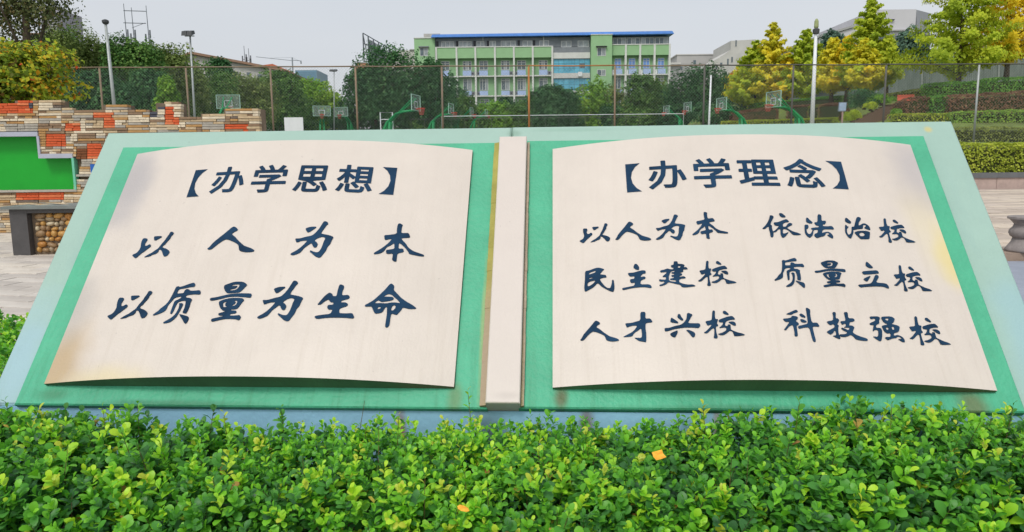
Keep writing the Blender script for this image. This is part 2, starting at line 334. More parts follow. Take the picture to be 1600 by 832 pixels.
g('zhi',230,435,10.4,['95,600 130,572 180,540 230,490 300,440 350,385 400,300 440,220 475,145 520,135 530,150 600,130 680,100 765,75 788,108 770,145 700,150 600,172 520,185 495,230 490,255 540,252 600,245 610,205 650,178 690,190 700,208 780,208 862,198 875,240 860,272 770,265 650,280 632,300 635,320 700,325 735,350 712,390 690,470 660,540 635,580 595,575 575,560 610,490 625,420 630,378 600,370 540,380 500,400 470,450 430,540 400,588 375,580 385,545 420,450 450,375 510,350 555,325 560,300 450,322 400,380 345,440 325,490 290,540 220,575 150,600 105,612',
 '520,415 570,408 588,425 570,470 540,530 510,580 480,630 420,690 370,720 300,738 258,738 275,715 330,685 390,650 440,610 480,560 510,500 525,450',
 '522,585 600,605 675,628 678,670 650,725 622,748 600,725 570,670 540,625'])
g('liang',315,435,10.4,['375,120 440,95 540,62 680,62 745,108 730,130 690,170 640,220 600,240 500,245 420,250 385,215 365,160',
 '135,340 160,325 240,315 340,290 480,260 620,250 805,252 820,275 800,325 700,312 560,302 430,310 300,345 150,375',
 '285,385 350,355 480,325 660,325 698,358 660,400 620,455 580,505 480,515 480,530 560,530 572,550 555,578 465,585 460,612 540,612 620,602 645,640 610,692 560,672 470,665 380,668 290,685 180,712 155,700 165,665 250,645 350,622 350,612 280,612 272,575 370,552 380,535 345,530 305,490 285,430'],
 ['475,135 530,108 625,105 610,150 560,195 455,208 480,185 540,175 580,150 585,128 540,130','355,400 425,385 420,395 390,410 385,455 415,460 410,470 360,478 350,440','530,370 580,368 582,400 560,440 505,460 500,445 545,420 560,390'])
g('sheng',480,435,10.4,['165,435 200,395 280,300 350,245 375,240 415,265 415,295 480,298 495,210 525,115 550,105 600,125 600,165 575,215 565,285 670,275 695,305 680,340 560,368 550,400 620,395 665,420 655,455 580,480 525,502 520,572 620,578 735,572 750,600 768,635 745,662 640,648 500,645 330,645 160,670 120,640 130,618 240,600 380,585 415,515 345,515 325,480 340,440 425,435 430,400 380,395 350,350 310,365 260,400 220,435'])
g('ming',565,435,10.4,['55,440 110,415 200,360 290,280 380,195 460,100 490,92 535,128 522,195 570,245 640,320 720,380 820,435 905,500 780,508 670,478 640,530 570,605 530,590 485,580 470,640 455,760 430,802 400,808 382,790 395,700 412,600 415,470 385,480 340,560 280,575 220,582 190,530 165,465 110,465 58,465'],
 ['355,305 430,260 490,270 540,320 580,350 632,412 560,400 480,400 400,415 300,408 212,413 240,380 280,362 320,392 420,380 510,360 528,330 500,308 430,305','262,490 280,470 315,475 310,495 265,510','500,460 530,440 560,462 545,500 510,532 480,525 485,495'])
g('yi_rely',1185,325,12.8,['408,115 465,115 545,180 525,200 460,195 420,160',
 '78,415 130,370 180,300 215,220 225,155 285,165 305,190 285,230 245,310 240,345 268,360 270,420 290,485 340,450 400,385 400,365 340,365 320,350 298,300 390,295 470,260 560,230 610,280 600,292 530,300 490,325 485,385 545,385 580,330 625,305 675,325 672,350 620,375 575,400 580,420 640,455 700,485 780,505 860,540 780,555 690,548 650,510 600,460 540,430 490,430 485,520 530,520 600,490 595,510 540,580 490,610 460,580 440,530 438,432 400,432 350,490 300,495 300,580 265,602 240,575 230,500 210,440 205,380 180,390 130,430 85,430'])
g('fa',1185,325,12.8,['950,205 985,205 1010,240 1085,300 1060,325 1010,315 950,290',
 '920,345 985,345 1005,385 985,425 958,435 965,490 1000,535 1040,530 1085,450 1045,425 1060,410 1130,400 1205,398 1205,365 1150,360 1108,298 1180,295 1180,130 1258,152 1258,270 1340,265 1352,300 1325,340 1280,335 1290,375 1370,378 1460,370 1495,400 1510,440 1420,435 1330,435 1290,445 1270,490 1270,510 1320,495 1380,485 1430,500 1480,550 1495,590 1490,620 1440,605 1365,550 1420,540 1395,505 1350,510 1335,555 1300,575 1230,590 1170,615 1110,565 1125,525 1180,510 1190,440 1100,450 1090,550 1030,610 980,580 930,520 920,420'])
g('zhi_rule',1310,325,12.8,['130,215 160,205 255,290 245,320 200,315 130,280',
 '130,345 155,350 175,380 205,385 165,435 170,500 200,550 250,520 262,450 260,385 310,385 330,310 360,195 400,190 445,210 445,240 405,300 400,360 430,355 480,320 530,320 580,350 620,390 640,455 580,440 510,410 545,375 540,345 490,350 488,412 480,425 400,430 320,445 295,450 300,500 270,580 250,622 200,600 150,530 130,480',
 '318,495 370,475 460,465 560,470 630,495 625,560 620,632 500,632 440,630 390,580 340,530'],['410,540 430,508 490,500 525,535 510,570 440,578'])
g('xiao',1310,325,12.8,['1085,245 1125,245 1200,310 1180,322 1110,295 1088,275',
 '800,390 910,383 908,330 898,215 945,225 955,310 975,370 1025,375 1015,430 1020,455 1045,480 1040,495 1005,500 1030,600 1075,695 1040,705 1000,690 1000,620 980,520 945,530 870,605 805,585 850,560 920,480 920,455 855,470 830,430',
 '1035,390 1100,370 1180,350 1260,345 1310,390 1318,412 1250,408 1170,425 1160,470 1165,500 1220,515 1205,485 1255,490 1270,540 1280,580 1340,610 1420,645 1490,665 1550,700 1360,700 1340,660 1310,610 1260,595 1215,635 1170,660 1110,655 1060,630 1130,618 1190,590 1200,560 1180,530 1060,532 1110,490 1125,440 1050,430',
 '1205,440 1290,440 1340,470 1358,520 1320,515 1260,480'])
g('min',905,405,12.8,['115,250 200,235 330,185 400,180 505,210 470,240 410,315 470,320 530,325 550,375 480,380 410,405 430,450 500,540 560,585 620,590 650,500 655,425 690,425 705,540 700,620 680,665 620,650 540,610 450,560 370,480 300,560 220,610 130,660 105,640 100,560 115,400'],
 ['195,285 330,235 325,275 195,320','195,390 280,370 275,385 195,412','165,500 200,460 330,430 280,500 200,550 170,550'])
g('zhu',905,405,12.8,['1105,105 1150,105 1200,170 1195,225 1140,220 1080,180',
 '972,285 1080,280 1180,250 1280,230 1330,245 1325,295 1270,300 1235,340 1230,370 1300,352 1330,380 1310,405 1235,430 1220,515 1410,512 1455,570 1430,588 1330,568 1200,570 1040,590 885,628 860,615 860,588 1000,560 1100,540 1115,475 1045,490 1015,455 1018,412 1100,402 1105,348 1020,360 985,325'])
g('jian',1025,400,12.3,['75,290 150,275 215,250 270,265 330,265 335,235 290,225 285,185 335,182 340,110 415,115 415,160 510,165 550,185 530,225 580,222 615,262 560,268 520,265 525,310 490,325 435,335 500,348 500,375 440,400 445,410 540,398 578,435 450,450 440,510 520,545 620,560 700,555 770,585 680,600 580,612 500,608 460,560 400,550 260,515 230,515 200,550 140,575 75,588 62,565 130,545 175,500 65,500 55,455 130,465 190,465 190,412 120,412 140,385 190,350 200,310 160,320 85,325'],
 ['290,305 350,290 355,315 295,325 300,345 350,352 345,372 290,380 300,405 350,415 345,428 265,450 280,470 385,475 380,510 250,490 245,400 265,345','420,200 465,200 465,235 420,235'])
g('li',1335,405,12.3,['215,75 235,55 350,160 350,182 270,178 212,130','135,245 300,230 430,222 468,270 460,285 300,298 170,305','162,388 290,330 310,340 280,390 245,440 210,430',
 '60,500 180,492 300,480 345,440 380,345 400,310 450,320 468,355 440,400 410,460 600,475 650,520 665,570 640,572 550,535 400,530 200,540 115,555'])
g('cai',960,480,12.3,['205,320 330,312 400,290 500,265 495,100 600,100 590,230 690,225 740,300 600,310 595,400 612,520 612,685 560,670 470,660 380,595 420,598 520,600 530,540 515,410 450,460 380,505 340,570 270,578 160,585 230,545 340,490 400,430 440,360 330,365 240,402 225,370'])
g('xing',960,480,12.3,['1090,205 1170,255 1230,300 1215,320 1080,300 1075,260','1220,140 1265,145 1280,190 1325,245 1315,268 1270,255 1205,200',
 '965,410 1050,408 1160,370 1270,350 1340,300 1385,230 1395,110 1505,150 1470,200 1440,260 1410,315 1550,320 1630,318 1655,360 1620,412 1500,400 1340,400 1150,430 985,480 962,450',
 '1065,520 1120,490 1215,450 1215,500 1170,590 1130,585 1090,560','1370,445 1440,448 1540,495 1555,540 1530,590 1490,580 1440,510'])
g('ke',1220,475,12.3,['90,205 180,165 290,115 335,160 250,185 200,218',
 '38,290 110,288 200,270 205,235 310,248 330,285 300,318 280,335 340,375 345,410 300,425 310,500 328,632 262,630 260,540 232,420 200,415 150,450 100,515 55,505 90,460 170,350 95,355 60,330',
 '350,215 380,190 430,215 475,255 465,275 390,255','362,300 430,305 500,345 480,365 400,365',
 '318,437 450,405 520,385 495,200 475,85 510,85 562,120 562,220 592,370 700,368 748,448 640,440 608,450 630,560 678,735 625,738 590,640 545,460 450,460 350,490'])
g('ji',1220,475,12.3,['875,345 1000,325 1005,250 985,165 1055,165 1050,285 1090,285 1120,320 1105,360 1080,400 1115,425 1100,470 1108,590 1143,642 1140,688 1060,660 990,620 1060,610 1060,560 1030,510 1010,560 960,600 920,580 875,545 940,505 1030,460 1030,425 1010,395 950,418 910,390',
 '1140,340 1240,335 1235,280 1205,165 1282,165 1290,285 1390,285 1420,325 1400,345 1315,360 1320,400 1300,420 1370,425 1415,460 1390,510 1380,560 1440,600 1540,640 1650,672 1672,700 1660,718 1560,715 1440,690 1400,640 1340,600 1290,630 1220,645 1150,638 1118,592 1200,592 1250,585 1275,550 1210,525 1155,485 1170,460 1240,490 1290,515 1320,480 1300,460 1230,465 1210,460 1250,430 1240,380 1180,410 1155,380'])
g('qiang',1355,485,11.85,['35,125 120,120 200,122 235,150 215,200 225,250 160,280 160,330 240,335 270,370 275,480 260,578 220,578 170,545 95,488 190,500 205,450 200,380 150,365 100,400 105,345 120,280 50,278 40,245 110,220 150,190 135,155 65,175',
 '250,150 270,125 440,120 508,165 490,230 440,260 560,288 602,320 580,410 490,430 490,480 560,462 640,495 690,550 695,600 650,595 560,540 640,538 600,495 550,500 540,520 460,530 380,565 320,518 350,500 430,500 430,430 365,440 310,395 262,300 300,285 365,275 370,265 300,230'],
 ['325,160 390,155 390,198 340,195','345,325 390,325 388,372 345,360','450,310 490,315 502,360 470,372 452,345'])
MLET=mat('lettering_blue',srgb(24,52,78),.75,.25,6,.15,60,spec=.15,col2=srgb(34,68,98))
dg_curve=None
def fill(polys):
    """polys: list of closed 2-D outlines -> filled mesh (verts2d, faces)"""
    c=bpy.data.curves.new('outline','CURVE'); c.dimensions='2D'; c.fill_mode='BOTH'; c.extrude=.0012
    for p in polys:
        s=c.splines.new('POLY'); s.points.add(len(p)-1)
        for i,(x,y) in enumerate(p): s.points[i].co=(x,y,0,1)
        s.use_cyclic_u=True
    return tomesh(c)
def tomesh(c):
    o=bpy.data.objects.new('tmp',c); C.objects.link(o)
    dg=bpy.context.evaluated_depsgraph_get(); me=o.evaluated_get(dg).to_mesh()
    v=[tuple(x.co) for x in me.vertices]; f=[tuple(p.vertices) for p in me.polygons]
    o.evaluated_get(dg).to_mesh_clear(); bpy.data.objects.remove(o); bpy.data.curves.remove(c)
    return v,f
def smoothpoly(p):
    q=[]
    for i in range(len(p)):
        a,b=p[i],p[(i+1)%len(p)]
        q.append((a[0]*.8+b[0]*.2,a[1]*.8+b[1]*.2)); q.append((a[0]*.2+b[0]*.8,a[1]*.2+b[1]*.8))
    return q
def place(side,v,f):
    """v in (u,v,z) page coordinates"""
    hf=hfun(side); mb=MB(); mb.v=[tuple(W(a,b,hf(a)+.0022+z)) for a,b,z in v]; mb.f=list(f); mb.mi=[0]*len(f)
    pg=pages[side]
    return part('character',mb,MLET,pg)
cache={}
def fit(side,v2,bb):
    """scale and shift v2 (page coords) so that its picture outline box equals bb"""
    hf=hfun(side); v2=np.array(v2); lo=v2.min(0); hi=v2.max(0); q=(v2-lo)/(hi-lo)
    c=np.array(px2uv((bb[0]+bb[2])/2,(bb[1]+bb[3])/2,hf)); s=np.array([.13,.13])
    for _ in range(12):
        P=[topx(W(a,b,hf(a))) for a,b in (q-.5)*s+c]; P=np.array(P); l=P.min(0); h=P.max(0)
        s[0]*=(bb[2]-bb[0])/(h[0]-l[0]); s[1]*=(bb[3]-bb[1])/(h[1]-l[1])
        e=px2uv(((bb[0]+bb[2])-(l[0]+h[0]))/2+400,((bb[1]+bb[3])-(l[1]+h[1]))/2+400); e0=px2uv(400,400); c+=np.array(e)-np.array(e0)
    return (q-.5)*s+c
def brush(name,side,bb=None):
    outs,holes=G[name]; hf0=hfun('L' if outs[0][0][0]<800 else 'R')
    pl=[[px2uv(x,y,hf0) for x,y in smoothpoly(p)] for p in outs+holes]
    if bb:
        flat=[q for p in pl for q in p]; nf=fit(side,flat,bb); k=0; out=[]
        for p in pl: out.append([tuple(x) for x in nf[k:k+len(p)]]); k+=len(p)
        pl=out
    v,f=fill(pl); place(side,v,f)
def typed(ch,side,bb):
    """bold sans lettering: the regular letter struck three times, a hair apart"""
    hf=hfun(side); mb=MB()
    for k,(dx,dy) in enumerate(((-.011,0),(.011,.004),(0,-.008)) if ch not in '【】' else ((0,0),)):
        c=bpy.data.curves.new('t','FONT'); c.body=ch; c.offset=.011 if ch not in '【】' else 0; c.resolution_u=3
        v,f=tomesh(c); w0=bb[2]-bb[0]; h0=bb[3]-bb[1]
        z=fit(side,[(a[0],a[1]) for a in v],(bb[0]+dx*w0+.012*w0,bb[1]+dy*h0,bb[2]+dx*w0-.012*w0,bb[3]+dy*h0)); b0=len(mb.v)
        mb.v+=[tuple(W(a,b,hf(a)+.0018+.0005*k)) for a,b in z]; mb.f+=[tuple(b0+q for q in t) for t in f]; mb.mi+=[0]*len(f)
    part('character',mb,MLET,pages[side])
for nme in ('yi','ren','wei','ben','zhi','liang','sheng','ming'): brush(nme,'L')
brush('yi','L',(168.2,455.4,238.2,500)); brush('wei','L',(402.2,439.3,473.7,502.7))
for nme in ('yi_rely','fa','zhi_rule','xiao','min','zhu','jian','li','cai','xing','ke','ji','qiang'): brush(nme,'R')
brush('yi','R',(905.6,349.9,953.3,380.5)); brush('ren','R',(961.5,347.3,1017.4,376.7)); brush('wei','R',(1024.8,336.1,1070.6,376)); brush('ben','R',(1081.8,332,1137.7,374.1))
brush('zhi','R',(1210,404,1257.7,450.5)); brush('liang','R',(1272.6,407.7,1321,449.4)); brush('ren','R',(906.7,502,967,534.3))
for bb in ((1090.8,408.4,1150.7,447.5),(1396.3,415.1,1456.2,456.1),(1100,485.9,1163.8,529.5),(1420.4,495,1485.4,540.3)): brush('xiao','R',bb)
for ch,bb in (('【',(291.1,265,325,308.9)),('办',(326.5,261.6,380.6,303.3)),('学',(391.7,258.6,450.6,301.5)),('思',(456.2,259.4,513.2,300.4)),('想',(523.3,258.6,584,301.5)),('】',(591.4,261.6,621.3,305.2))): typed(ch,'L',bb)
for ch,bb in (('【',(976.4,255.6,1003.2,301.5)),('办',(1012.9,251.9,1073.2,296.6)),('学',(1082.6,248.2,1144,294)),('理',(1150.4,250.4,1219.7,291)),('念',(1223.4,249.3,1290.1,294)),('】',(1289.3,251.9,1326.6,296.6))): typed(ch,'R',bb)
# ======================= leaves and hedges =======================
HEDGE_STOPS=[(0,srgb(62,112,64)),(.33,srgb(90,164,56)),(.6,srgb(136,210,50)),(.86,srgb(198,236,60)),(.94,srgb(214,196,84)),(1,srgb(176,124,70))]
ML=leafmat('hedge_leaf',HEDGE_STOPS,.34,.42,.4)
MST=mat('twig',srgb(98,84,52),.9,.3,20)
# one leaf: folded along the midrib, obovate, tip bent down
_t=np.array([0,.22,.52,.82,1.0]); _w=np.array([.05,.36,.66,.62,.20])*.5
_LV=[]; 
for a,b in zip(_t,_w):
    z=.10*math.sin(a*math.pi)-.12*a*a
    _LV+= [(a,-b,z+.16*b),(a,0,z),(a,b,z+.16*b)]
LV=np.array(_LV); LF=[]
for i in range(4):
    for k in range(2):
        p=i*3+k; LF+= [(p,p+3,p+4),(p,p+4,p+1)]
LF=np.array(LF)
def build_leaves(P,D,Nn,Ln,tone,width=None):
    """P base point, D leaf direction, Nn leaf normal, Ln length"""
    n=len(P); D=unit(D); B=unit(np.cross(Nn,D)); Z=np.cross(D,B)
    wd=np.ones(n) if width is None else width
    v=P[:,None,:]+Ln[:,None,None]*(LV[None,:,0:1]*D[:,None,:]+LV[None,:,1:2]*wd[:,None,None]*B[:,None,:]+LV[None,:,2:3]*Z[:,None,:])
    f=LF[None]+(np.arange(n)*len(LV))[:,None,None]
    return v.reshape(-1,3),f.reshape(-1,3),np.repeat(tone,len(LV)),(D,B,Z)
def snoise(x,y,seed):
    r=np.random.default_rng(seed); o=0
    for k in range(5):
        a=r.uniform(0,6.28,3); fr=1.1*1.7**k; th=r.uniform(0,6.28)
        o=o+np.sin(fr*(x*np.cos(th)+y*np.sin(th))*2+a[0])*np.sin(fr*(x*np.sin(th)-y*np.cos(th))*2+a[1])/(1+.5*k)
    return o/1.6
def sprigs(base,direc,length,nleaf,lsize,tone,rng):
    """leafy shoots: leaves in near-opposite pairs up the stem; returns leaf arrays + twigs"""
    P=[];D=[];Nn=[];Ln=[];T=[];Hh=[]
    n=len(base); direc=unit(direc); up=np.array([0,0,1.0])
    r=unit(rng.normal(size=(n,3))); a=unit(np.cross(direc,r)); b=np.cross(direc,a)
    ph0=rng.uniform(0,6.28,n)
    for k in range(nleaf):
        t=(k+.6)/nleaf; ph=ph0+k*2.4+rng.normal(0,.25,n)
        rad=np.cos(ph)[:,None]*a+np.sin(ph)[:,None]*b
        el=.35+.75*t   # leaves fold upward toward the tip
        d=unit(rad*np.cos(el)+direc*np.sin(el)+rng.normal(0,.12,(n,3)))
        P.append(base+direc*(length*t)[:,None]); D.append(d)
        nn=unit(direc*1.0-d*(np.sum(direc*d,1))[:,None]+rng.normal(0,.22,(n,3))+np.array([0,0,.35])); Nn.append(nn)
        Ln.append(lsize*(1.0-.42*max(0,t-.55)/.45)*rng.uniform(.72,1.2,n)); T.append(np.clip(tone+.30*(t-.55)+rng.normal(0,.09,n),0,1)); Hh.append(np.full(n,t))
    c=lambda x:np.concatenate(x)
    return c(P),c(D),c(Nn),c(Ln),c(T),c(Hh)
def hedge_main():
    rng=np.random.default_rng(11)
    h=thing('hedge','bushy glossy-leaved green hedge along the foot of the big book','hedge',(0,2.4,0))
    n=9000
    x=rng.uniform(-2.7,2.7,n)
    # profile across the hedge: front face, rounded shoulder, flat top up to the blue foot
    s=rng.uniform(0,1.0,n); yf=2.10; yb=2.84; top=.47
    y=np.empty(n); z=np.empty(n); nx=np.zeros((n,3))
    front=s<.40; q=s/.40
    y[front]=yf-.02+.03*q[front]; z[front]=.06+(.30)*q[front]; nx[front]=[0,-1,.35]
    tp=~front; q2=(s-.40)/.60
    y[tp]=yf+.03+(yb-yf-.03)*q2[tp]; z[tp]=top-.10*(1-np.minimum(1,q2[tp]/.22))**2; nx[tp]=[0,-.25,1]
    bump=.035*snoise(x*1.3,y*1.3,5)+.022*snoise(x*3.5,y*3.5,6)
    lift=.022+.045*np.clip((-1.15-x)/.25,0,1)+.035*np.clip((x-.7)/.2,0,1)+.02*np.exp(-((x+.05)/.3)**2)
    z+=np.where(tp,lift*np.clip((y-yf)/.3,0,1),0)
    z+=np.where(tp,bump,0); y+=np.where(front,-bump,0)
    z+=np.where(tp&(y>2.55),.02*snoise(x*2.2,y,9),0)
    base=np.stack([x,y,z],1); nx=unit(nx)
    depth=rng.uniform(.0,.13,n)**1.0; base-=nx*(depth+.07)[:,None]
    direc=unit(nx+rng.normal(0,.38,(n,3))+np.array([0,-.12,.25]))
    # leaf size and tint drift along the hedge
    big=.5+.5*snoise(x*.9,y*.7,21); small=np.exp(-((x+.1)/.9)**2)
    lsize=(.030+.011*big-.006*small)*np.where(y<2.3,1.18,1.0)*rng.uniform(.85,1.15,n)
    length=rng.uniform(.06,.11,n)
    tall=rng.random(n)<.016; length[tall]+=.06; base[tall]+=nx[tall]*.03; direc[tall]=unit(direc[tall]+[0,0,1.5])
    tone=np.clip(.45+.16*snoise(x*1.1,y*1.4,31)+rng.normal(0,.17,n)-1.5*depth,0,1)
    young=rng.random(n)<.07; tone[young]=rng.uniform(.72,.9,young.sum())
    gap=(snoise(x*6,y*6+z*5,77)+.5*snoise(x*13,y*13+z*9,78)); kp=gap>-.85
    base,direc,length,lsize,tone,nx,tall=[q[kp] for q in (base,direc,length,lsize,tone,nx,tall)]; n=len(base)
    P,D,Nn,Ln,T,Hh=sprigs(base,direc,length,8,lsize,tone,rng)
    # shaded inner growth
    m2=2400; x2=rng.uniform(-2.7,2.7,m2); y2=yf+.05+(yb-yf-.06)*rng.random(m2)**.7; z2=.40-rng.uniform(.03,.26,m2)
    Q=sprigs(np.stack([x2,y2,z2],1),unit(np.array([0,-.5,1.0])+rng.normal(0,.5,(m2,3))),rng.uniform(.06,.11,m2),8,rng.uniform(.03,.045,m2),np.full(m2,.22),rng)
    P,D,Nn,Ln,T,Hh=[np.concatenate(q) for q in zip((P,D,Nn,Ln,T,Hh),Q)]
    # keep the leaves out of the slab
    rel=P+D*Ln[:,None]-np.array(O); hN=rel@np.array(NN); vv=rel@np.array(V)
    ok=~((vv>-.10)&(hN<.03)&(hN>-.5))
    ok&=~((P[:,1]>2.845)&(P[:,2]>.3))
    P,D,Nn,Ln,T,Hh=[q[ok] for q in (P,D,Nn,Ln,T,Hh)]
    T=np.minimum(T,.9); odd=rng.random(len(P))<.004; T[odd]=rng.uniform(.94,1,odd.sum())
    # the leaves that show largest become parts of their own
    dcam=P-np.array(CAMP); zz=dcam@np.array(FW); px=800+FPX*(dcam@np.array(RT))/zz; py=416-FPX*(dcam@np.array(UPV))/zz
    Nu=unit(Nn); facing=np.abs(np.sum(unit(np.cross(np.cross(D,Nu),D))*unit(dcam),1))
    score=Ln/zz*facing*(Hh>.5)*((px>0)&(px<1600)&(py<828))*(1+0*px)
    # only leaves with nothing above them: compare height with neighbours on a grid
    key=(px//14).astype(int)*1000+(py//14).astype(int); order=np.argsort(zz); seen=set(); first=np.zeros(len(P),bool)
    for i in order:
        if key[i] not in seen: seen.add(key[i]); first[i]=True
    score=score*first; sel=np.argsort(-score)[:300]; mask=np.ones(len(P),bool); mask[sel]=False
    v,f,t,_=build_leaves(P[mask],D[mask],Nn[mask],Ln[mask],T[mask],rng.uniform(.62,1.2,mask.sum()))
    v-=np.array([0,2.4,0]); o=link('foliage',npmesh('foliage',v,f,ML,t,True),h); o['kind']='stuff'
    tones=[.1,.25,.4,.55,.7,.85]; protos=[]
    for tn in tones:
        for wd in (.85,1.0,1.12):
            vv,ff,tt,_=build_leaves(np.zeros((1,3)),np.array([[1.,0,0]]),np.array([[0,0,1.]]),np.ones(1),np.array([tn]),np.array([wd]))
            protos.append(npmesh('leaf',vv,ff,ML,tt,True))
    for i in sel:
        d=unit(D[i]); b=unit(np.cross(Nn[i],d)); z=np.cross(d,b); k=int(np.argmin([abs(T[i]-q) for q in tones]))
        o=link('leaf',protos[k*3+rng.integers(3)],h)
        mw=Matrix.Identity(4)
        for r_ in range(3): mw[r_][0]=d[r_]*Ln[i]; mw[r_][1]=b[r_]*Ln[i]; mw[r_][2]=z[r_]*Ln[i]; mw[r_][3]=P[i][r_]-(2.4 if r_==1 else 0)
        o.matrix_local=mw
    # twigs
    mb=MB()
    for i in np.concatenate([np.where(tall)[0],rng.choice(n,1100,replace=False)]):
        p=base[i]; q=p+direc[i]*length[i]*.9; r0=p-np.array([nx[i][0]*.1,nx[i][1]*.1+rng.normal(0,.02),.12])
        mb.tube([r0,p,q],[.0024,.0018,.001],3,False)
    part('twigs',mb,MST,h,kind='stuff')
    mb=MB()
    for k in range(38):
        xx=-2.6+5.2*k/37+rng.uniform(-.04,.04); yy=rng.uniform(2.15,2.6)
        mb.tube([(xx,yy,-.02),(xx+rng.normal(0,.03),yy+rng.normal(0,.03),.14),(xx+rng.normal(0,.08),yy+rng.normal(0,.05),.32)],[.011,.009,.005],6)
    part('stem',mb,MST,h,kind='stuff')
    # two fallen autumn leaves lying on top
    mo=mat('orange_leaf',srgb(240,150,40),.6,.15,60,col2=srgb(250,190,60))
    def lying(px,py,z,Y,size,rot,lab,square):
        p=at(px,py,Y); mb=MB(); c=[]
        pts=[(-.5,-.45),(0,-.5),(.5,-.42),(.55,.1),(.48,.55),(.05,.42),(-.45,.5),(-.5,0)] if square else [(-.3,-.6),(0,-.75),(.3,-.5),(.4,0),(.25,.5),(0,.75),(-.3,.4),(-.4,-.1)]
        nrm=(CAMP-p).normalized()+Vector((0,0,.9)); nrm.normalize(); a=Vector((1,rot,0)).cross(nrm).normalized(); b=nrm.cross(a)
        P2=[p+(a*u_+b*v_)*size+nrm*size*.12*math.sin(3*u_+2*v_) for u_,v_ in pts]; ctr=p+nrm*.002
        for i in range(8): mb.poly([ctr,P2[i],P2[(i+1)%8]]); 
        o=link('fallen_leaf',mb.mesh('fallen_leaf',mo,p),None,p); tag(o,lab,'leaf','dry leaves on the hedge')
    lying(1029,711,.5,2.30,.036,.3,'large squarish orange dry leaf lying on the hedge below the right page',True)
    lying(724,795,.4,1.93,.026,-.6,'small yellow-orange dry leaf caught low in the hedge left of centre',False)
    return h
hedge_main()
# ---- clipped hedges far off: leafy clumps over a rounded block that follows a line ----
def block_hedge(name,label,pts,stops,depth,leaf,dens,group=None,parent=None,round_=.25,cat='hedge',seed=1):
    """pts: (px, py_base, py_top, Y)"""
    rng=np.random.default_rng(seed)
    base=[at(a,b,Y) for a,b,c,Y in pts]; top=[at(a,c,Y) for a,b,c,Y in pts]
    o0=base[len(base)//2].copy(); P=[];Nm=[]
    for i in range(len(base)-1):
        b0,b1,t0,t1=base[i],base[i+1],top[i],top[i+1]
        Lg=(b1-b0).length; h=max((t0-b0).z,(t1-b1).z); nf=int(Lg*(h+depth)*dens)
        q=rng.random(nf); s=rng.random(nf)*(h+depth); bb=np.array(b0)[None]*(1-q[:,None])+np.array(b1)[None]*q[:,None]
        hh=(t0-b0).z*(1-q)+(t1-b1).z*q
        fr=s<h; p=bb.copy(); nn=np.zeros((nf,3))
        r_=round_*h
        zf=np.where(fr,s/h*hh,hh); dy=np.where(fr,0,s-h)
        zf=zf-np.where(~fr,r_*np.maximum(0,1-dy/r_)**2*.6,0); dy=dy+np.where(fr,np.maximum(0,zf-(hh-r_))**2/r_*.6,0)
        nz=.07*snoise(bb[:,0]*1.7,zf*2+dy,seed+3)*min(1,h)
        p[:,2]+=zf+np.where(fr,0,nz); p[:,1]+=dy-np.where(fr,nz,0)+rng.uniform(0,.12,nf)*np.where(fr,1,0)
        nn[:,1]=np.where(fr,-1,-.2); nn[:,2]=np.where(fr,.35,1)
        P.append(p);Nm.append(nn)
        # the two ends
        for e,bp,tp in ((0,b0,t0),(len(base)-2,b1,t1)):
            if i==e:
                ne=int(h*depth*dens); pe=np.tile(np.array(bp),(ne,1)); pe[:,1]+=rng.random(ne)*depth; pe[:,2]+=rng.random(ne)*(tp-bp).z
                pe[:,0]+=rng.normal(0,.05,ne); P.append(pe); nn=np.zeros((ne,3)); nn[:,0]=-1 if e==0 and i==0 and bp is b0 else 1; nn[:,2]=.3; Nm.append(nn)
    P=np.concatenate(P); Nm=unit(unit(np.concatenate(Nm))+rng.normal(0,.55,(len(P),3)))
    tone=np.clip(.45+.22*snoise(P[:,0]*1.2,P[:,2]*2+P[:,1],seed)+rng.normal(0,.2,len(P)),0,1)
    v,f,t=leaf_quads(P-np.array(o0),Nm,rng.uniform(.7,1.3,len(P))*leaf,tone,.75,rng)
    key=name+str(stops)
    if key not in M: M[key]=leafmat('foliage_'+name,stops,.25,.6,.2)
    core=MB()
    for i in range(len(base)-1):
        b0,b1,t0,t1=base[i],base[i+1],top[i],top[i+1]; e=Vector((0,depth*.92,0)); f0=Vector((0,depth*.06+.05,0)); dz=Vector((0,0,.06+.05*(t0-b0).z)); lo=Vector((0,0,.25))
        if i==0: q_=min(.3,.2*(b1-b0).length)/(b1-b0).length; b0=b0.lerp(b1,q_); t0=t0.lerp(t1,q_)
        if i==len(base)-2: q_=min(.3,.2*(b1-b0).length)/(b1-b0).length; b1=b1.lerp(b0,q_); t1=t1.lerp(t0,q_)
        core.hexa([b0+f0-lo,b1+f0-lo,b1+e-lo,b0+e-lo,t0+f0-dz*2,t1+f0-dz*2,t1+e-dz,t0+e-dz])
    if parent is None:
        r=thing(name,label,cat,o0,group)
    else: r=parent
    off=Vector((0,0,0)) if parent is None else o0-worldloc(parent)
    o=link('foliage',npmesh('foliage',v,f,M[key],t),r,off); o['kind']='stuff'
    part('branches',core,M['twigmass'],r)
    return r
M['twigmass']=mat('twig_mass',srgb(58,60,36),.95,.35,9,.5,30,col2=srgb(80,90,44))
GSTOP=[(0,srgb(64,110,50)),(.5,srgb(108,162,64)),(1,srgb(156,200,88))]
YSTOP=[(0,srgb(120,136,44)),(.5,srgb(176,190,66)),(1,srgb(220,222,98))]
BSTOP=[(0,srgb(98,72,54)),(.5,srgb(142,108,82)),(1,srgb(176,138,104))]
OSTOP=[(0,srgb(98,108,52)),(.5,srgb(146,156,76)),(1,srgb(186,194,108))]
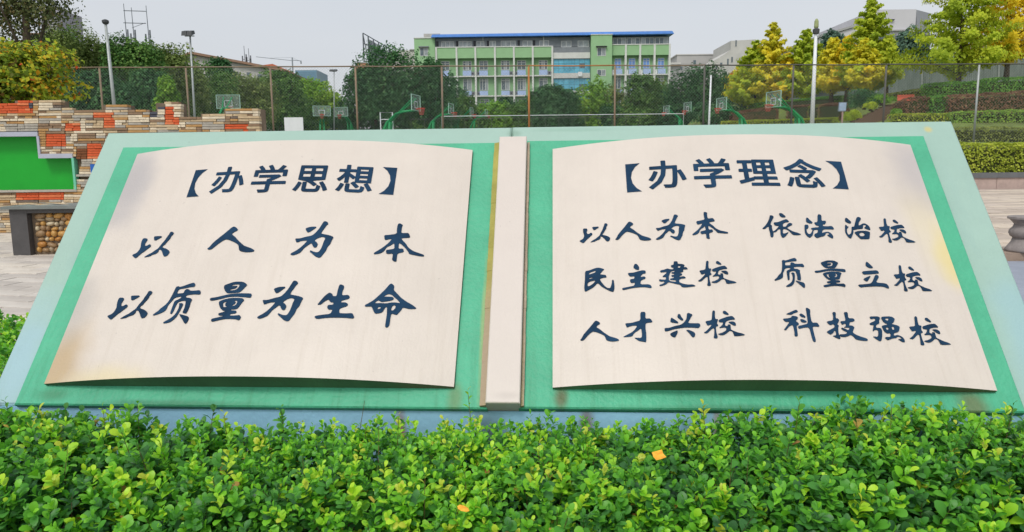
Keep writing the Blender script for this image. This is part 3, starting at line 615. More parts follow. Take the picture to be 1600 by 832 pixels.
# hedge beside the left end of the monument
def side_hedge():
    rng=np.random.default_rng(5)
    h=thing('hedge','low bright green hedge beside the left end of the book slab','hedge',(-3.1,4.2,0))
    n=1500; x=rng.uniform(-3.9,-2.45,n); y=rng.uniform(2.9,5.1,n); z=.55+.03*snoise(x*2,y*2,3)-.0*x
    edge=(y<3.05)|(rng.random(n)<.12); z=np.where(rng.random(n)<.25,rng.uniform(.15,.55,n),z)
    base=np.stack([x,y,z],1)-np.array([0,0,.12])-rng.uniform(0,.08,(n,1))*np.array([0,0,1])
    direc=unit(np.array([0,-.2,1.0])+rng.normal(0,.4,(n,3)))
    tone=np.clip(.48+rng.normal(0,.18,n),0,1)
    P,D,Nn,Ln,T,Hh=sprigs(base,direc,rng.uniform(.06,.11,n),8,rng.uniform(.034,.046,n),tone,rng)
    ok=P[:,0]<-2.36; P,D,Nn,Ln,T=[q[ok] for q in (P,D,Nn,Ln,T)]
    v,f,t,_=build_leaves(P,D,Nn,Ln,T); v-=np.array([-3.1,4.2,0]); o=link('foliage',npmesh('foliage',v,f,ML,t,True),h); o['kind']='stuff'
    mb=MB()
    for k in range(16): 
        xx=rng.uniform(-3.8,-2.5); yy=rng.uniform(3,4.7); mb.tube([(xx,yy,-.02),(xx+.02,yy,.18),(xx+rng.normal(0,.08),yy+.03,.34)],[.011,.009,.005],6)
    part('stem',mb,MST,h,kind='stuff')
side_hedge()
# ======================= ground, paving =======================
def gz(Y):
    """lie of the land behind the forecourt: a low bank up to the sports court, then gently rising"""
    if Y<27: return 0.0
    if Y<31.5:
        t=(Y-27)/4.5; return 2.1*t*t*(3-2*t)
    return 2.1+max(0,min(Y,140)-50)*.055+max(0,min(Y,50)-31.5)*.003
MGR=mat('grassy_ground',srgb(74,92,48),.95,.3,1.2,.4,12,col2=srgb(104,100,66))
mb=MB(); ys=[-40,-5,5,15,27,28,29,30,31,31.5,34,40,50,60,80,100,140,300,900,2500]; xs=[-1800,-300,-100,-50,-25,-10,0,10,25,50,100,300,1800]
for i in range(len(ys)-1):
    for j in range(len(xs)-1): mb.poly([(xs[j],ys[i],gz(ys[i])-.02),(xs[j+1],ys[i],gz(ys[i])-.02),(xs[j+1],ys[i+1],gz(ys[i+1])-.02),(xs[j],ys[i+1],gz(ys[i+1])-.02)])
struct('ground',mb,MGR,True)
MC=mat('court_surface',srgb(96,120,104),.8,.12,.5,.1)
mb=MB(); yy=[34,50,60,75,90,110]
for a,b in zip(yy[:-1],yy[1:]): mb.poly([(-34,a,gz(a)+.012),(12,a,gz(a)+.012),(12,b,gz(b)+.012),(-34,b,gz(b)+.012)])
struct('sports_court',mb,MC)
# planting bed around the monument
mb=MB(); mb.box(-4.0,3.4,1.5,5.0,-.1,.03); struct('planting_bed',mb,M['soil'])
# forecourt paving, left: long pale stone planks laid askew; sheet carries on where pieces get too small
MPV=[mat('paving_stone_%d'%i,c,.75,.14,1.6,.35,25,col2=c2) for i,(c,c2) in enumerate(((srgb(200,190,178),srgb(218,209,198)),(srgb(184,174,164),srgb(204,195,184)),(srgb(208,196,180),srgb(226,216,202))))]
MJ=mat('paving_joint',srgb(110,100,90),.95,.2,4)
def paving(name,region,ang,lx,ly,zf,mats,jointmat,maxn=300,parent_sheet=None,joint=.014):
    """region: function (x,y)->bool in view; slabs laid in a bond rotated by ang"""
    sheet=parent_sheet; ca,sa=math.cos(ang),math.sin(ang); cand=[]
    rr=random.Random(17); cx,cy=region['c']; Rr=region['r']
    nj=int(Rr/ly)+1; ni=int(Rr/lx)+1
    for j in range(-nj,nj):
        for i in range(-ni,ni):
            u=(i+.5+(.5 if j%2 else 0)+.0)*lx; v=(j+.5)*ly; x=cx+u*ca-v*sa; y=cy+u*sa+v*ca
            if region['a'](x,y): cand.append((math.hypot(x,y)+(0 if region['f'](x,y) else 1000),x,y))
    cand.sort()
    protos=[]
    for mt in mats:
        b=MB(); b.hexa([(-lx/2+joint/2,-ly/2+joint/2,-.03),(lx/2-joint/2,-ly/2+joint/2,-.03),(lx/2-joint/2,ly/2-joint/2,-.03),(-lx/2+joint/2,ly/2-joint/2,-.03),
            (-lx/2+joint/2+.004,-ly/2+joint/2+.004,.0),(lx/2-joint/2-.004,-ly/2+joint/2+.004,.0),(lx/2-joint/2-.004,ly/2-joint/2-.004,.0),(-lx/2+joint/2+.004,ly/2-joint/2-.004,.0)])
        protos.append(b.mesh('paving_slab',mt))
    bulk=MB()
    for k,(d,x,y) in enumerate(cand):
        z=zf(x,y)+.012+rr.uniform(0,.006); tx,ty=rr.uniform(-.006,.006),rr.uniform(-.006,.006)
        if k<maxn:
            o=link('paving_slab',rr.choice(protos),sheet); mw=Matrix.Rotation(ang,4,'Z')@Matrix.Rotation(tx+math.atan2(zf(x,y+.5)-zf(x,y-.5),1),4,'X')@Matrix.Rotation(ty,4,'Y')
            o.matrix_local=Matrix.Translation(Vector((x,y,z))-Vector(sheet.location))@mw
        elif k<maxn+3500:
            a=lx/2-joint/2; b=ly/2-joint/2; c4=[]
            for sx_,sy_ in ((-1,-1),(1,-1),(1,1),(-1,1)):
                X=x+sx_*a*ca-sy_*b*sa; Y=y+sx_*a*sa+sy_*b*ca; c4.append((X,Y,zf(X,Y)+.014))
            bulk.hexa([(p[0],p[1],p[2]-.03) for p in c4]+c4,rr.randrange(len(mats)))
    if bulk.v: part('paving_slabs',bulk,mats,sheet,kind='stuff')
mb=MB(); mb.box(-16,3.5,4.9,24,-.1,0.0); mb.box(-16,-4.0,1.0,4.9,-.1,0.0); pv=struct('forecourt_paving',mb,MJ)
paving('x',{'c':(-6.5,13),'r':18,'a':lambda x,y:(-15.5<x<3.0 and 5.3<y<23.6) or (-15.5<x<-4.5 and 1.4<y<=5.3),'f':lambda x,y:(-13<x<-3.2 and 4.9<y<16.6 and -.83<x/y<-.40) },R(-14),.9,.3,lambda x,y:0.0,MPV,MJ,300,pv)
# right: a slightly raised plaza with a stone edge, and the bluish walk in front of it
def pz(x,y): return .10+max(0,y-11)*.0205
MP2=[mat('plaza_plank_%d'%i,c,.75,.12,1.2,.35,25,col2=c2) for i,(c,c2) in enumerate(((srgb(196,180,164),srgb(214,198,182)),(srgb(182,166,150),srgb(200,184,168)),(srgb(206,190,168),srgb(222,206,188))))]
e0=gp(1530,412,0); e1=gp(1640,402,0)
mb=MB(); mb.poly([(3.5,10.6,.05),(30,10.9,.05),(30,27,pz(0,27)-.05),(3.5,27,pz(0,27)-.05)]); pl=struct('plaza_paving',mb,MJ)
paving('x',{'c':(16,18),'r':18,'a':lambda x,y:(11.2<y<25.4 and 4.2<x<29.2),'f':lambda x,y:(11.05<y<25.6 and .52<x/y<.78)},R(6),1.3,.38,pz,MP2,MJ,300,pl)
mb=MB(); rr=random.Random(4)
x=3.5
while x<16:
    l=rr.uniform(.9,1.3); mb.box(x,x+l-.012,10.62,11.0,-.02,.115+rr.uniform(-.004,.004)); x+=l
struct('plaza_kerb',mb,mat('kerb_stone',srgb(156,136,120),.8,.15,4,.3))
MBW=mat('blue_grey_walk',srgb(150,156,168),.7,.12,2,.3)
mb=MB(); mb.box(3.5,16,1.0,10.6,-.08,.004); struct('walkway',mb,MBW)
# planter wall with dark cap at the back of the plaza
cw=[(x_,25.9+.012*(x_-17)**2*.2) for x_ in np.linspace(12,30,19)]
MCP=mat('planter_cap',srgb(104,106,108),.6,.12,4,.2); MPK=mat('pinkish_stone_face',srgb(186,164,154),.8,.12,5,.3)
pw=thing('planter_wall','low curved planter wall of pinkish stone with dark grey cap, behind the plaza on the right','wall',(18,26,.3))
for i in range(len(cw)-1):
    (x0,y0),(x1,y1)=cw[i],cw[i+1]; z0=pz(0,26)-.1; g_=.008
    b=MB(); b.hexa([(x0+g_,y0,z0),(x1-g_,y1,z0),(x1-g_,y1+.3,z0),(x0+g_,y0+.3,z0),(x0+g_,y0,z0+.48),(x1-g_,y1,z0+.48),(x1-g_,y1+.3,z0+.48),(x0+g_,y0+.3,z0+.48)]); part('wall_block',b,MPK,pw)
    b=MB(); b.hexa([(x0+.004,y0-.05,z0+.482),(x1-.004,y1-.05,z0+.482),(x1-.004,y1+.36,z0+.482),(x0+.004,y0+.36,z0+.482),(x0+.004,y0-.05,z0+.66),(x1-.004,y1-.05,z0+.66),(x1-.004,y1+.36,z0+.66),(x0+.004,y0+.36,z0+.66)]); part('cap_stone',b,MCP,pw)
block_hedge('clipped_hedge','yellow-green clipped hedge standing in the planter beyond the plaza on the right',[(1380,272,228,27),(1460,272,226,27),(1540,272,225,27),(1620,272,225,27),(1740,273,224,27)],YSTOP,1.1,.085,420,seed=3)
# round stone stool on the plaza
pc=gp(1606,393,.12); s_=.0088
st=thing('stone_stool','grey waisted stone stool cut off by the right edge of the picture','stool',pc)
msr=mat('turned_granite',srgb(140,132,128),.7,.2,10,.3,60); z=gp(1606,393,.12).y/FPX
mb=MB(); mb.lathe([(.29,0),(.295,.03),(.27,.07),(.225,.14),(.205,.20)],pc,32); part('foot',mb,msr,st,True)
mb=MB(); mb.lathe([(.205,.201),(.24,.225),(.262,.27),(.255,.32),(.215,.36),(.20,.40)],pc,32); part('drum',mb,msr,st,True)
mb=MB(); mb.lathe([(.20,.401),(.22,.43),(.265,.475),(.29,.482),(.29,.51),(.28,.517),(.0,.518)],pc,32); part('seat',mb,msr,st)

# ======================= brick screen wall, left =======================
WY=17.0
def wx(px,py=250): return at(px,py,WY).x
def wz(px,py): return at(px,py,WY).z
bw=thing('brick_wall','stepped feature wall of split stone and orange brick with a green panel niche, on the left','wall',(wx(120),WY+.2,0))
BC={'white':srgb(216,202,176),'beige':srgb(194,172,138),'tan':srgb(178,138,88),'brown':srgb(140,116,92),'dark':srgb(112,100,90),'orange':srgb(204,92,52),'orangelight':srgb(218,124,80),'slate':srgb(78,80,90),'rust':srgb(120,74,44),'grey':srgb(168,162,150)}
BM={k:mat('brick_'+k,c,.88,.2,3.5,.5,22,col2=tuple(min(1,q*1.25) for q in c)) for k,c in BC.items()}
ORG=[(-30,48,162,178),(28,52,155,178),(146,178,176,186),(162,180,186,201),(102,127,192,206),(75,103,211,231),(136,160,226,250),(113,127,243,270),(25,100,297,314),(236,258,159,168),(260,272,168,195),(258,280,183,196),(352,388,193,204)]
SPC=[(28,38,189,195,'tan'),(46,53,160,170,'slate'),(247,260,168,173,'slate'),(234,247,176,184,'slate'),(120,136,231,248,'rust'),(126,134,184,202,'white'),(62,72,206,231,'tan'),(111,122,208,220,'white'),(10,60,195,206,'grey'),(360,372,184,192,'tan'),(395,404,172,181,'white'),(165,200,161,166,'tan'),(280,290,190,200,'white'),(127,145,250,262,'grey')]
def top_at(px):
    for a,b,y in ((-400,28,162),(28,96,154.5),(96,125,169),(125,165,170),(165,200,161.5),(200,234,172),(234,283,158.5),(283,316,181),(316,352,175.5),(352,409,168)):
        if a<=px<b: return y
    return 999
def in_niche(px,py): return (px<60.5 and 206<py<302) or (px<115.5 and 243<py<302)
CUT=[(234,247,158,176)]
rr=random.Random(21); cube=MB(); cube.hexa([(-.5,-.5,-.5),(.5,-.5,-.5),(.5,.5,-.5),(-.5,.5,-.5),(-.5,-.47,.5),(.5,-.5,.47),(.5,.5,.5),(-.5,.5,.5)])
bmesh_={k:cube.mesh('brick',BM[k]) for k in BM}
bricks=[]
def topy(px,z): # picture row of height z on the wall face
    a=at(px,100,WY).z; b=at(px,300,WY).z; return 100+200*(z-a)/(b-a)
RH=.0575; nrow=int(3.1/RH)
for r in range(nrow):
    z0=.02+r*RH; z1=z0+RH
    x=wx(-60); xe=wx(409)
    band=r//3
    while x<xe-.02:
        l=rr.choice((.16,.24,.32,.4,.5,.6)); 
        pm=(topx((x+l/2,WY,(z0+z1)/2))); px0=topx((x,WY,z0))[0]; px1=topx((x+l,WY,z0))[0]; py=pm[1]
        # snap to feature edges
        for a,b,c,d in ORG+[q[:4] for q in SPC]:
            if c-1<py<d+1:
                for e in (a,b):
                    if px0+3<e<px1+3: l=min(l,wx(e,py)-x) if wx(e,py)-x>.05 else l
        for e in (60.5,115.5,28,96,165,200,234,283,316,352,409):
            ex=wx(e,py)
            if x+.05<ex<x+l: l=ex-x
        l=max(.05,min(l,xe-x)); pm=topx((x+l/2,WY,(z0+z1)/2)); px,py=pm
        pa,pb=topx((x,WY,z0))[0]+1.5,topx((x+l,WY,z0))[0]-1.5; ok=py>top_at(px)+1.2 and not any(in_niche(q,py) for q in (pa,px,pb)) and not any(a<px<b and c<py<d for a,b,c,d in CUT)
        if ok:
            k=None
            for a,b,c,d,kk in SPC:
                if a<=px<=b and c<=py<=d: k=kk
            if not k:
                for a,b,c,d in ORG:
                    if a<=px<=b and c<=py<=d: k='orange' if rr.random()<.82 else 'orangelight'
            if not k:
                nv=math.sin(px*.06+band*1.9)+math.sin(px*.021+3+r*.13)+math.sin(r*.5+px*.11)*.5
                near_top=py<top_at(px)+5
                if near_top: k=rr.choice(('brown','beige','tan','brown'))
                elif nv>.9: k=rr.choice(('white','white','beige','grey'))
                elif nv<-.9: k=rr.choice(('dark','brown','brown','grey','beige'))
                else: k=rr.choice(('white','beige','beige','tan','grey','brown','white'))
            bricks.append((x,l,z0,k,px,py))
        x+=l+.006
def visible(b): 
    # hidden behind the book slab when right of its left edge
    px,py=b[4],b[5]; return px>-6 and not (px>175-(py-207)*.475 and py>207)
vis=[i for i,b in enumerate(bricks) if visible(b)]
vis.sort(key=lambda i:-bricks[i][1]); keep=set(vis[:300])
mk=list(BM); bulk=MB()
for i,(x,l,z0,k,px,py) in enumerate(bricks):
    pr=rr.uniform(0,.035)*(1 if k!='orange' else .6); dp=.16
    if i in keep:
        o=link('brick',bmesh_[k],bw,(x+l/2-bw.location.x,WY-pr+dp/2-bw.location.y,z0+RH/2-bw.location.z)); o.scale=(l-.004,dp,RH-rr.uniform(.006,.011)); o.rotation_euler=(0,rr.uniform(-.008,.008),rr.uniform(-.01,.01))
    else:
        bulk.box(x,x+l-.004,WY-pr,WY+dp-.02,z0,z0+RH-rr.uniform(.006,.011),mk.index(k))
part('bricks',bulk,[BM[k] for k in mk],bw,kind='stuff')
# mortar body behind the bricks, following the steps
mb=MB()
for a,b,y in ((-60,28,162),(28,96,154.5),(96,165,169.5),(165,200,161.5),(200,247,172),(247,283,158.5),(283,316,181),(316,352,175.5),(352,408,168)):
    if b<=116:
        pass
    x0,x1=wx(a),wx(b); zt=wz((a+b)/2,y)-.03
    if a<60:
        # leave the niche open
        zn=wz(30,207); 
        mb.box(x0,x1,WY+.1,WY+.5,zn+.01,zt)
        if b>61: mb.box(wx(61),x1,WY+.102,WY+.5,wz(90,244)+.01,zn+.012)
    elif a<115:
        mb.box(x0,x1,WY+.1,WY+.5,wz(110,244)+.01,zt); mb.box(wx(116),x1,WY+.1,WY+.5,0,wz(110,244)+.012)
    else: mb.box(x0,x1,WY+.1,WY+.5,0,zt)
mb.box(wx(-60),wx(116),WY+.104,WY+.5,0,wz(50,302)); mb.box(wx(-60),wx(116),WY+.42,WY+.5,wz(50,302)+.002,wz(30,207))
part('wall_core',mb,M['mortar'],bw)
# niche: green board, pale lilac rims
MG2=mat('bright_green_board',srgb(20,162,44),.45,.08,1.5,.05,20); ML2=mat('lilac_rim',srgb(172,176,190),.6,.08,3); MTQ=mat('turquoise_rim',srgb(110,190,160),.6,.08,3)
b=MB(); xl=wx(-60); x1=wx(60.5,230); x2=wx(115.5,270); zt=wz(30,213.5); zm=wz(90,247.5); zb=wz(60,297)
b.poly([(xl,WY+.22,zb),(x2,WY+.22,zb),(x2,WY+.22,zm),(x1,WY+.22,zm),(x1,WY+.22,zt),(xl,WY+.22,zt)]); b.poly([(xl,WY+.24,zb),(xl,WY+.24,zt),(x1,WY+.24,zt),(x1,WY+.24,zm),(x2,WY+.24,zm),(x2,WY+.24,zb)])
part('green_board',b,MG2,bw)
def rim(x0,x1_,z0,z1_,m_,n='rim'): q=MB(); q.box(x0,x1_,WY-.05,WY+.3,z0,z1_); part(n,q,m_,bw)
rim(xl,x1+.03,zt,zt+.10,ML2); rim(x1-.002,x1+.05,zm+.102,zt-.002,ML2); rim(x1-.002,x2+.03,zm,zm+.10,ML2); rim(x2-.002,x2+.05,zb,zm-.002,MTQ); rim(xl,x2+.05,zb-.05,zb-.002,BM['grey'],'sill')
rim(wx(143,262),wx(152,262),wz(147,270),wz(147,257),mat('blue_plaque',srgb(40,100,180),.4,.1),'plaque')
# ======================= slate counter with pebble panel =======================
c0=gp(18,391,0); TY=12.6
def tx_(px,py=350,Y=TY): return at(px,py,Y).x
tb=thing('stone_counter','dark slate counter with river pebbles set in its front, before the brick wall','counter',(tx_(80),TY,0))
xa,xb=tx_(19),tx_(220); ztop=at(60,322,TY).z
mb=MB(); mb.box(xa,tx_(46),TY-.05,TY+.75,0,ztop-.055); part('leg',mb,M['slate'],tb)
mb=MB(); mb.box(tx_(46)+.002,xb,TY-.05,TY+.75,at(60,333,TY).z,ztop-.055); part('apron',mb,M['slate'],tb)
mb=MB(); mb.box(xa-.09,xb+.05,TY-.12,TY+.85,ztop-.05,ztop); part('countertop',mb,mat('counter_slab',srgb(118,124,120),.5,.15,5,.15),tb)
mb=MB(); mb.box(tx_(46)+.002,xb,TY+.08,TY+.7,0.0,at(60,333,TY).z-.002); part('pebble_bed',mb,M['mortar'],tb)
PC=[mat('pebble_%d'%i,c,.45,.2,6,.1,30,col2=c2) for i,(c,c2) in enumerate(((srgb(186,140,72),srgb(206,160,92)),(srgb(170,116,52),srgb(192,136,70)),(srgb(196,180,146),srgb(214,200,170)),(srgb(150,132,104),srgb(172,154,126)),(srgb(140,112,78),srgb(164,134,98))))]
sp=MB(); nlat,nlon=5,8
for i in range(1,nlat):
    for k in range(nlon): a=math.pi*i/nlat; sp.v.append((math.sin(a)*math.cos(2*math.pi*k/nlon)*.5,math.sin(a)*math.sin(2*math.pi*k/nlon)*.5,math.cos(a)*.5))
sp.v+=[(0,0,.5),(0,0,-.5)]
for k in range(nlon): sp.f.append((32,k,(k+1)%nlon)); sp.f.append((33,24+(k+1)%nlon,24+k))
for i in range(nlat-2):
    for k in range(nlon): sp.f.append((i*8+k,i*8+8+k,i*8+8+(k+1)%8,i*8+(k+1)%8))
sp.mi=[0]*len(sp.f); PMS=[sp.mesh('pebble',m_,smooth=True) for m_ in PC]
rr=random.Random(9); z=.05; row=0
zmax=at(60,333,TY).z
while z<zmax-.03:
    h=rr.uniform(.07,.13); x=tx_(46)+.03+rr.uniform(0,.05)
    while x<tx_(150):
        l=h*rr.uniform(.7,1.9); hh=h*rr.uniform(.65,1.1)
        o=link('pebble',rr.choice(PMS),tb,(x+l/2-tb.location.x,TY+.075-tb.location.y+rr.uniform(-.01,.01),min(z+hh/2,zmax-hh/2))); o.scale=(l*1.02,.13,hh*1.05); o.rotation_euler=(0,rr.uniform(-.35,.35),0)
        x+=l*.98
    z+=h*.86
# papers on the counter
pp=at(72,312,TY+.35); mb=MB(); mp_=mat('newsprint',srgb(214,206,186),.8,.2,12,col2=srgb(190,150,90))
for k,(dx,dy,w_,r_) in enumerate(((0,0,.5,.2),(.18,.1,.34,-.3),(-.14,.06,.26,.5))):
    c,s=math.cos(r_),math.sin(r_); zz=ztop+.004+k*.006
    q=[(-.5,-.12),(-.1,-.14),(.5,-.1),(.5,.1),(.0,.13),(-.5,.12)]
    P_=[(pp.x+dx+(a*c-b*s)*w_,TY+.35+dy+(a*s+b*c)*w_,zz+.012*math.sin(a*9+k)) for a,b in q]; mb.poly(P_)
    mb.poly([(x_,y_,z_-.003) for x_,y_,z_ in P_[::-1]])
o=part('crumpled_paper',mb,mp_,None); tag(o,'crumpled sheets of paper lying on the slate counter','paper')
# ======================= chain-link fence =======================
FY=32.0
def fx(px): return at(px,150,FY).x
posts=[-245,-112,20,155,290,422,555,690,826,961,1101,1240,1385,1530,1675,1815]
ftop=lambda px: at(px,107-6*px/1530,FY).z
fn=thing('chain_link_fence','tall rusty-posted chain-link fence along the sports court','fence',(0,FY,gz(FY)))
rr=random.Random(2); px_x=[at(p,104,FY).x for p in posts]; px_z=[ftop(p) for p in posts]
for i,p in enumerate(posts):
    b=MB(); b.tube([(px_x[i]+.012*rr.uniform(-1,1),FY,gz(FY)-.1),(px_x[i],FY,px_z[i]-.02)],.043,8); part('post',b,M['galv'] if i==13 else M['orangerust'] if i==8 else M['greypole'] if i>9 else M['rustpole'],fn,True)
for i in range(len(posts)-1):
    b=MB(); b.tube([(px_x[i]+.0,FY-.0,px_z[i]+.02),((px_x[i]+px_x[i+1])/2,FY,(px_z[i]+px_z[i+1])/2+.015-rr.uniform(0,.03)),(px_x[i+1],FY,px_z[i+1]+.02)],.03,6); part('top_rail',b,M['orangerust'] if i in (8,) else M['greypole'] if i>9 else M['rustpole'],fn,True)
    # woven wire: zig-zag strands leaning both ways
    x0,x1=px_x[i],px_x[i+1]; z0=gz(FY)+.05; zt=min(px_z[i],px_z[i+1])-.03; h=zt-z0; step=.125; b=MB(); r=.0023
    def strand(xa,za,xb,zb,yo):
        d=Vector((xb-xa,0,zb-za)); 
        if d.length<.01: return
        n_=Vector((-d.z,0,d.x)).normalized()*r; p,q=Vector((xa,FY+yo,za)),Vector((xb,FY+yo,zb)); o_=Vector((0,-r*1.4,0))
        b.poly([p-n_,q-n_,q+o_,p+o_]); b.poly([p+o_,q+o_,q+n_,p+n_]); b.poly([p+n_,q+n_,q-n_,p-n_])
    k=-int(h/step)-1
    while x0+k*step<x1:
        xs_=x0+k*step; a=max(0,x0-xs_); e=min(h,x1-xs_)
        if e>a: strand(xs_+a,z0+a,xs_+e,z0+e,.003); strand(xs_+a,zt-a,xs_+e,zt-e,-.003)
        k+=1
    part('wire_mesh',b,M['wire'],fn,kind='stuff')
# pipe railing and net tape across the courts
RY=60.0
ra=thing('pipe_railing','thin grey pipe railing across the courts behind the fence','railing',(at(800,190,RY).x,RY,gz(RY)))
zt=at(800,185,RY).z
b=MB(); b.tube([(at(640,185,RY).x,RY,zt),(at(1010,185,RY).x,RY,zt)],.02,6); part('rail',b,M['greypole'],ra)
for px in range(642,1010,21):
    b=MB(); x=at(px,185,RY).x; b.tube([(x,RY,gz(RY)),(x,RY,zt-.03)],.014,6); part('post',b,M['greypole'],ra)
tz=at(870,180,66).z; tp=thing('net_tape','long white net tape stretched across the far court','net',(at(870,180,66).x,66,gz(66)))
b=MB(); b.box(at(690,180,66).x,at(1068,180,66).x,65.98,66.02,tz-.03,tz+.02); part('tape',b,M['white'],tp)
for px in (690,1068):
    b=MB(); x=at(px,180,66).x; b.tube([(x,66,gz(66)),(x,66,tz)],.03,6); part('post',b,M['galv'],tp)
gl=thing('goal_frame','small white rectangular goal frame left of the nearest green hoop','goal',(at(603,190,54).x,54,gz(54)))
a0,a1=at(594,176,54),at(613,176,54); zl=at(603,187,54).z
b=MB(); b.tube([(a0.x,54,gz(54)),(a0.x,54,a0.z),(a1.x,54,a1.z),(a1.x,54,gz(54))],.045,6); b.tube([(a0.x,54,zl),(a1.x,54,zl)],.03,6); part('frame',b,M['white'],gl)
# ======================= basketball hoops =======================
def hoop(first=True):
    """faces +X: base at the origin, board 2.3 m in front, rim at 3.05"""
    r=thing('basketball_hoop','x','hoop')
    P_=lambda n,b,m_,pr=r,s=False: part(n,b,m_,pr,s)
    b=MB(); b.box(-.55,.55,-.45,.45,0,.28); P_('base',b,M['hoopgreen'])
    for y in (-.22,.22):
        b=MB(); b.tube([(-.25,y,.28),(-.05,y,1.3),(.35,y*.9,2.15),(1.0,y*.6,2.72),(1.5,y*.5,2.88),(2.25,y*.5,2.93)],[.11,.11,.10,.09,.08,.065],8); P_('arm',b,M['hoopgreen'],r,True)
    for y in (-.2,.2):
        b=MB(); b.tube([(.35,y,.28),(.55,y,2.2)],.085,8); P_('post',b,M['hoopgreen'],r,True)
        b=MB(); b.tube([(1.1,y*.6,2.75),(2.3,y*1.6,3.75)],.045,6); P_('strut',b,M['hoopgreen'])
    b=MB(); b.tube([(.3,-.22,2.0),(.3,.22,2.0)],.05,6); P_('cross_bar',b,M['hoopgreen'])
    bd=MB(); w=.9; z0,z1=2.9,3.95; X=2.34; t=.04
    bd.box(X,X+.05,-w,w,z0,z0+t); bd.box(X,X+.05,-w,w,z1-t,z1); bd.box(X+.001,X+.049,-w,-w+t,z0+t,z1-t); bd.box(X+.001,X+.049,w-t,w,z0+t,z1-t)
    fr=P_('board_frame',bd,mat('board_frame_paint',srgb(168,202,184),.5,.06))
    b=MB(); b.box(X+.02,X+.03,-w+t,w-t,z0+t,z1-t); P_('pane',b,M['glassclear'],fr)
    b=MB(); q=X+.034; b.box(q,q+.004,-.3,.3,3.07,3.11); b.box(q,q+.004,-.3,.3,3.48,3.52); b.box(q,q+.004,-.3,-.26,3.11,3.48); b.box(q,q+.004,.26,.3,3.11,3.48); P_('target_square',b,M['white'],fr)
    b=MB(); n=20; c=(X+.4,0,3.05); b.tube([(c[0]+.23*math.cos(2*math.pi*k/n),.23*math.sin(2*math.pi*k/n),3.05) for k in range(n+1)],.022,5); b.box(X+.05,X+.18,-.07,.07,2.99,3.06); rm=P_('rim',b,M['red'])
    b=MB()
    for k in range(12):
        a=2*math.pi*k/12; a2=a+.5
        for s in (a2,a-.5): b.tube([(c[0]+.22*math.cos(a),.22*math.sin(a),3.03),(c[0]+.12*math.cos(s),.12*math.sin(s),2.62)],.009,3,False)
    P_('net',b,M['net'],rm)
    return r
hp=hoop()
HS=[ # px of the board, py of the rim, Y, heading (deg; 0 = facing right), label
 (650,170,50,-12,'nearest green basketball hoop facing right, in front of the big dark tree'),
 (705,178,74,-12,'green basketball hoop facing right, just behind the orange-rusted fence post'),
 (737,182,96,-10,'third in the row of right-facing green hoops, seen beyond the pipe railing'),
 (760,184,112,-10,'farthest and smallest of the right-facing green hoops'),
 (1208,172,50,192,'left-facing green hoop under the yellow trees, left of the tall white lamp pole'),
 (1127,177,64,192,'green hoop facing left just right of the short white pole'),
 (1074,181,80,192,'green hoop facing left, partly behind the short white pole'),
 (1041,184,98,192,'smallest of the left-facing green hoops, at the end of the white net tape'),
 (357,167,58,95,'hoop with its board rising above the right end of the brick wall'),
 (503,181,78,-75,'left one of the pair of front-facing hoops between two fence posts'),
 (533,183,86,-106,'right one of the pair of front-facing hoops between two fence posts')]
for i,(px,py,Y,hd,lab) in enumerate(HS):
    o=hp if i==0 else copy_tree(hp); o['label']=lab; o['group']='basketball hoops on the courts'
    a=R(hd); q=at(px,py,Y); z=q.z-3.05; o.location=(q.x-2.36*math.cos(a),Y-2.36*math.sin(a),max(gz(Y)-.1,z) if abs(z-gz(Y))<1.0 else z); o.rotation_euler=(0,0,a)
    if abs(z-gz(Y))>=.25 and z>gz(Y):
        pass
# white board standing behind the monument
q0,q1=at(444,184,30.5),at(474,198,30.5)
nb=thing('notice_board','plain white board standing by the fence, left of the twin hoops','board',(q0.x,30.5,gz(30.5)))
b=MB(); b.box(q0.x,q1.x,30.48,30.52,q1.z-.7,q0.z); part('panel',b,M['white'],nb)
for x in (q0.x+.06,q1.x-.06): b=MB(); b.box(x-.03,x+.03,30.525,30.57,gz(30.5)-.1,q0.z-.1); part('leg',b,M['galv'],nb)
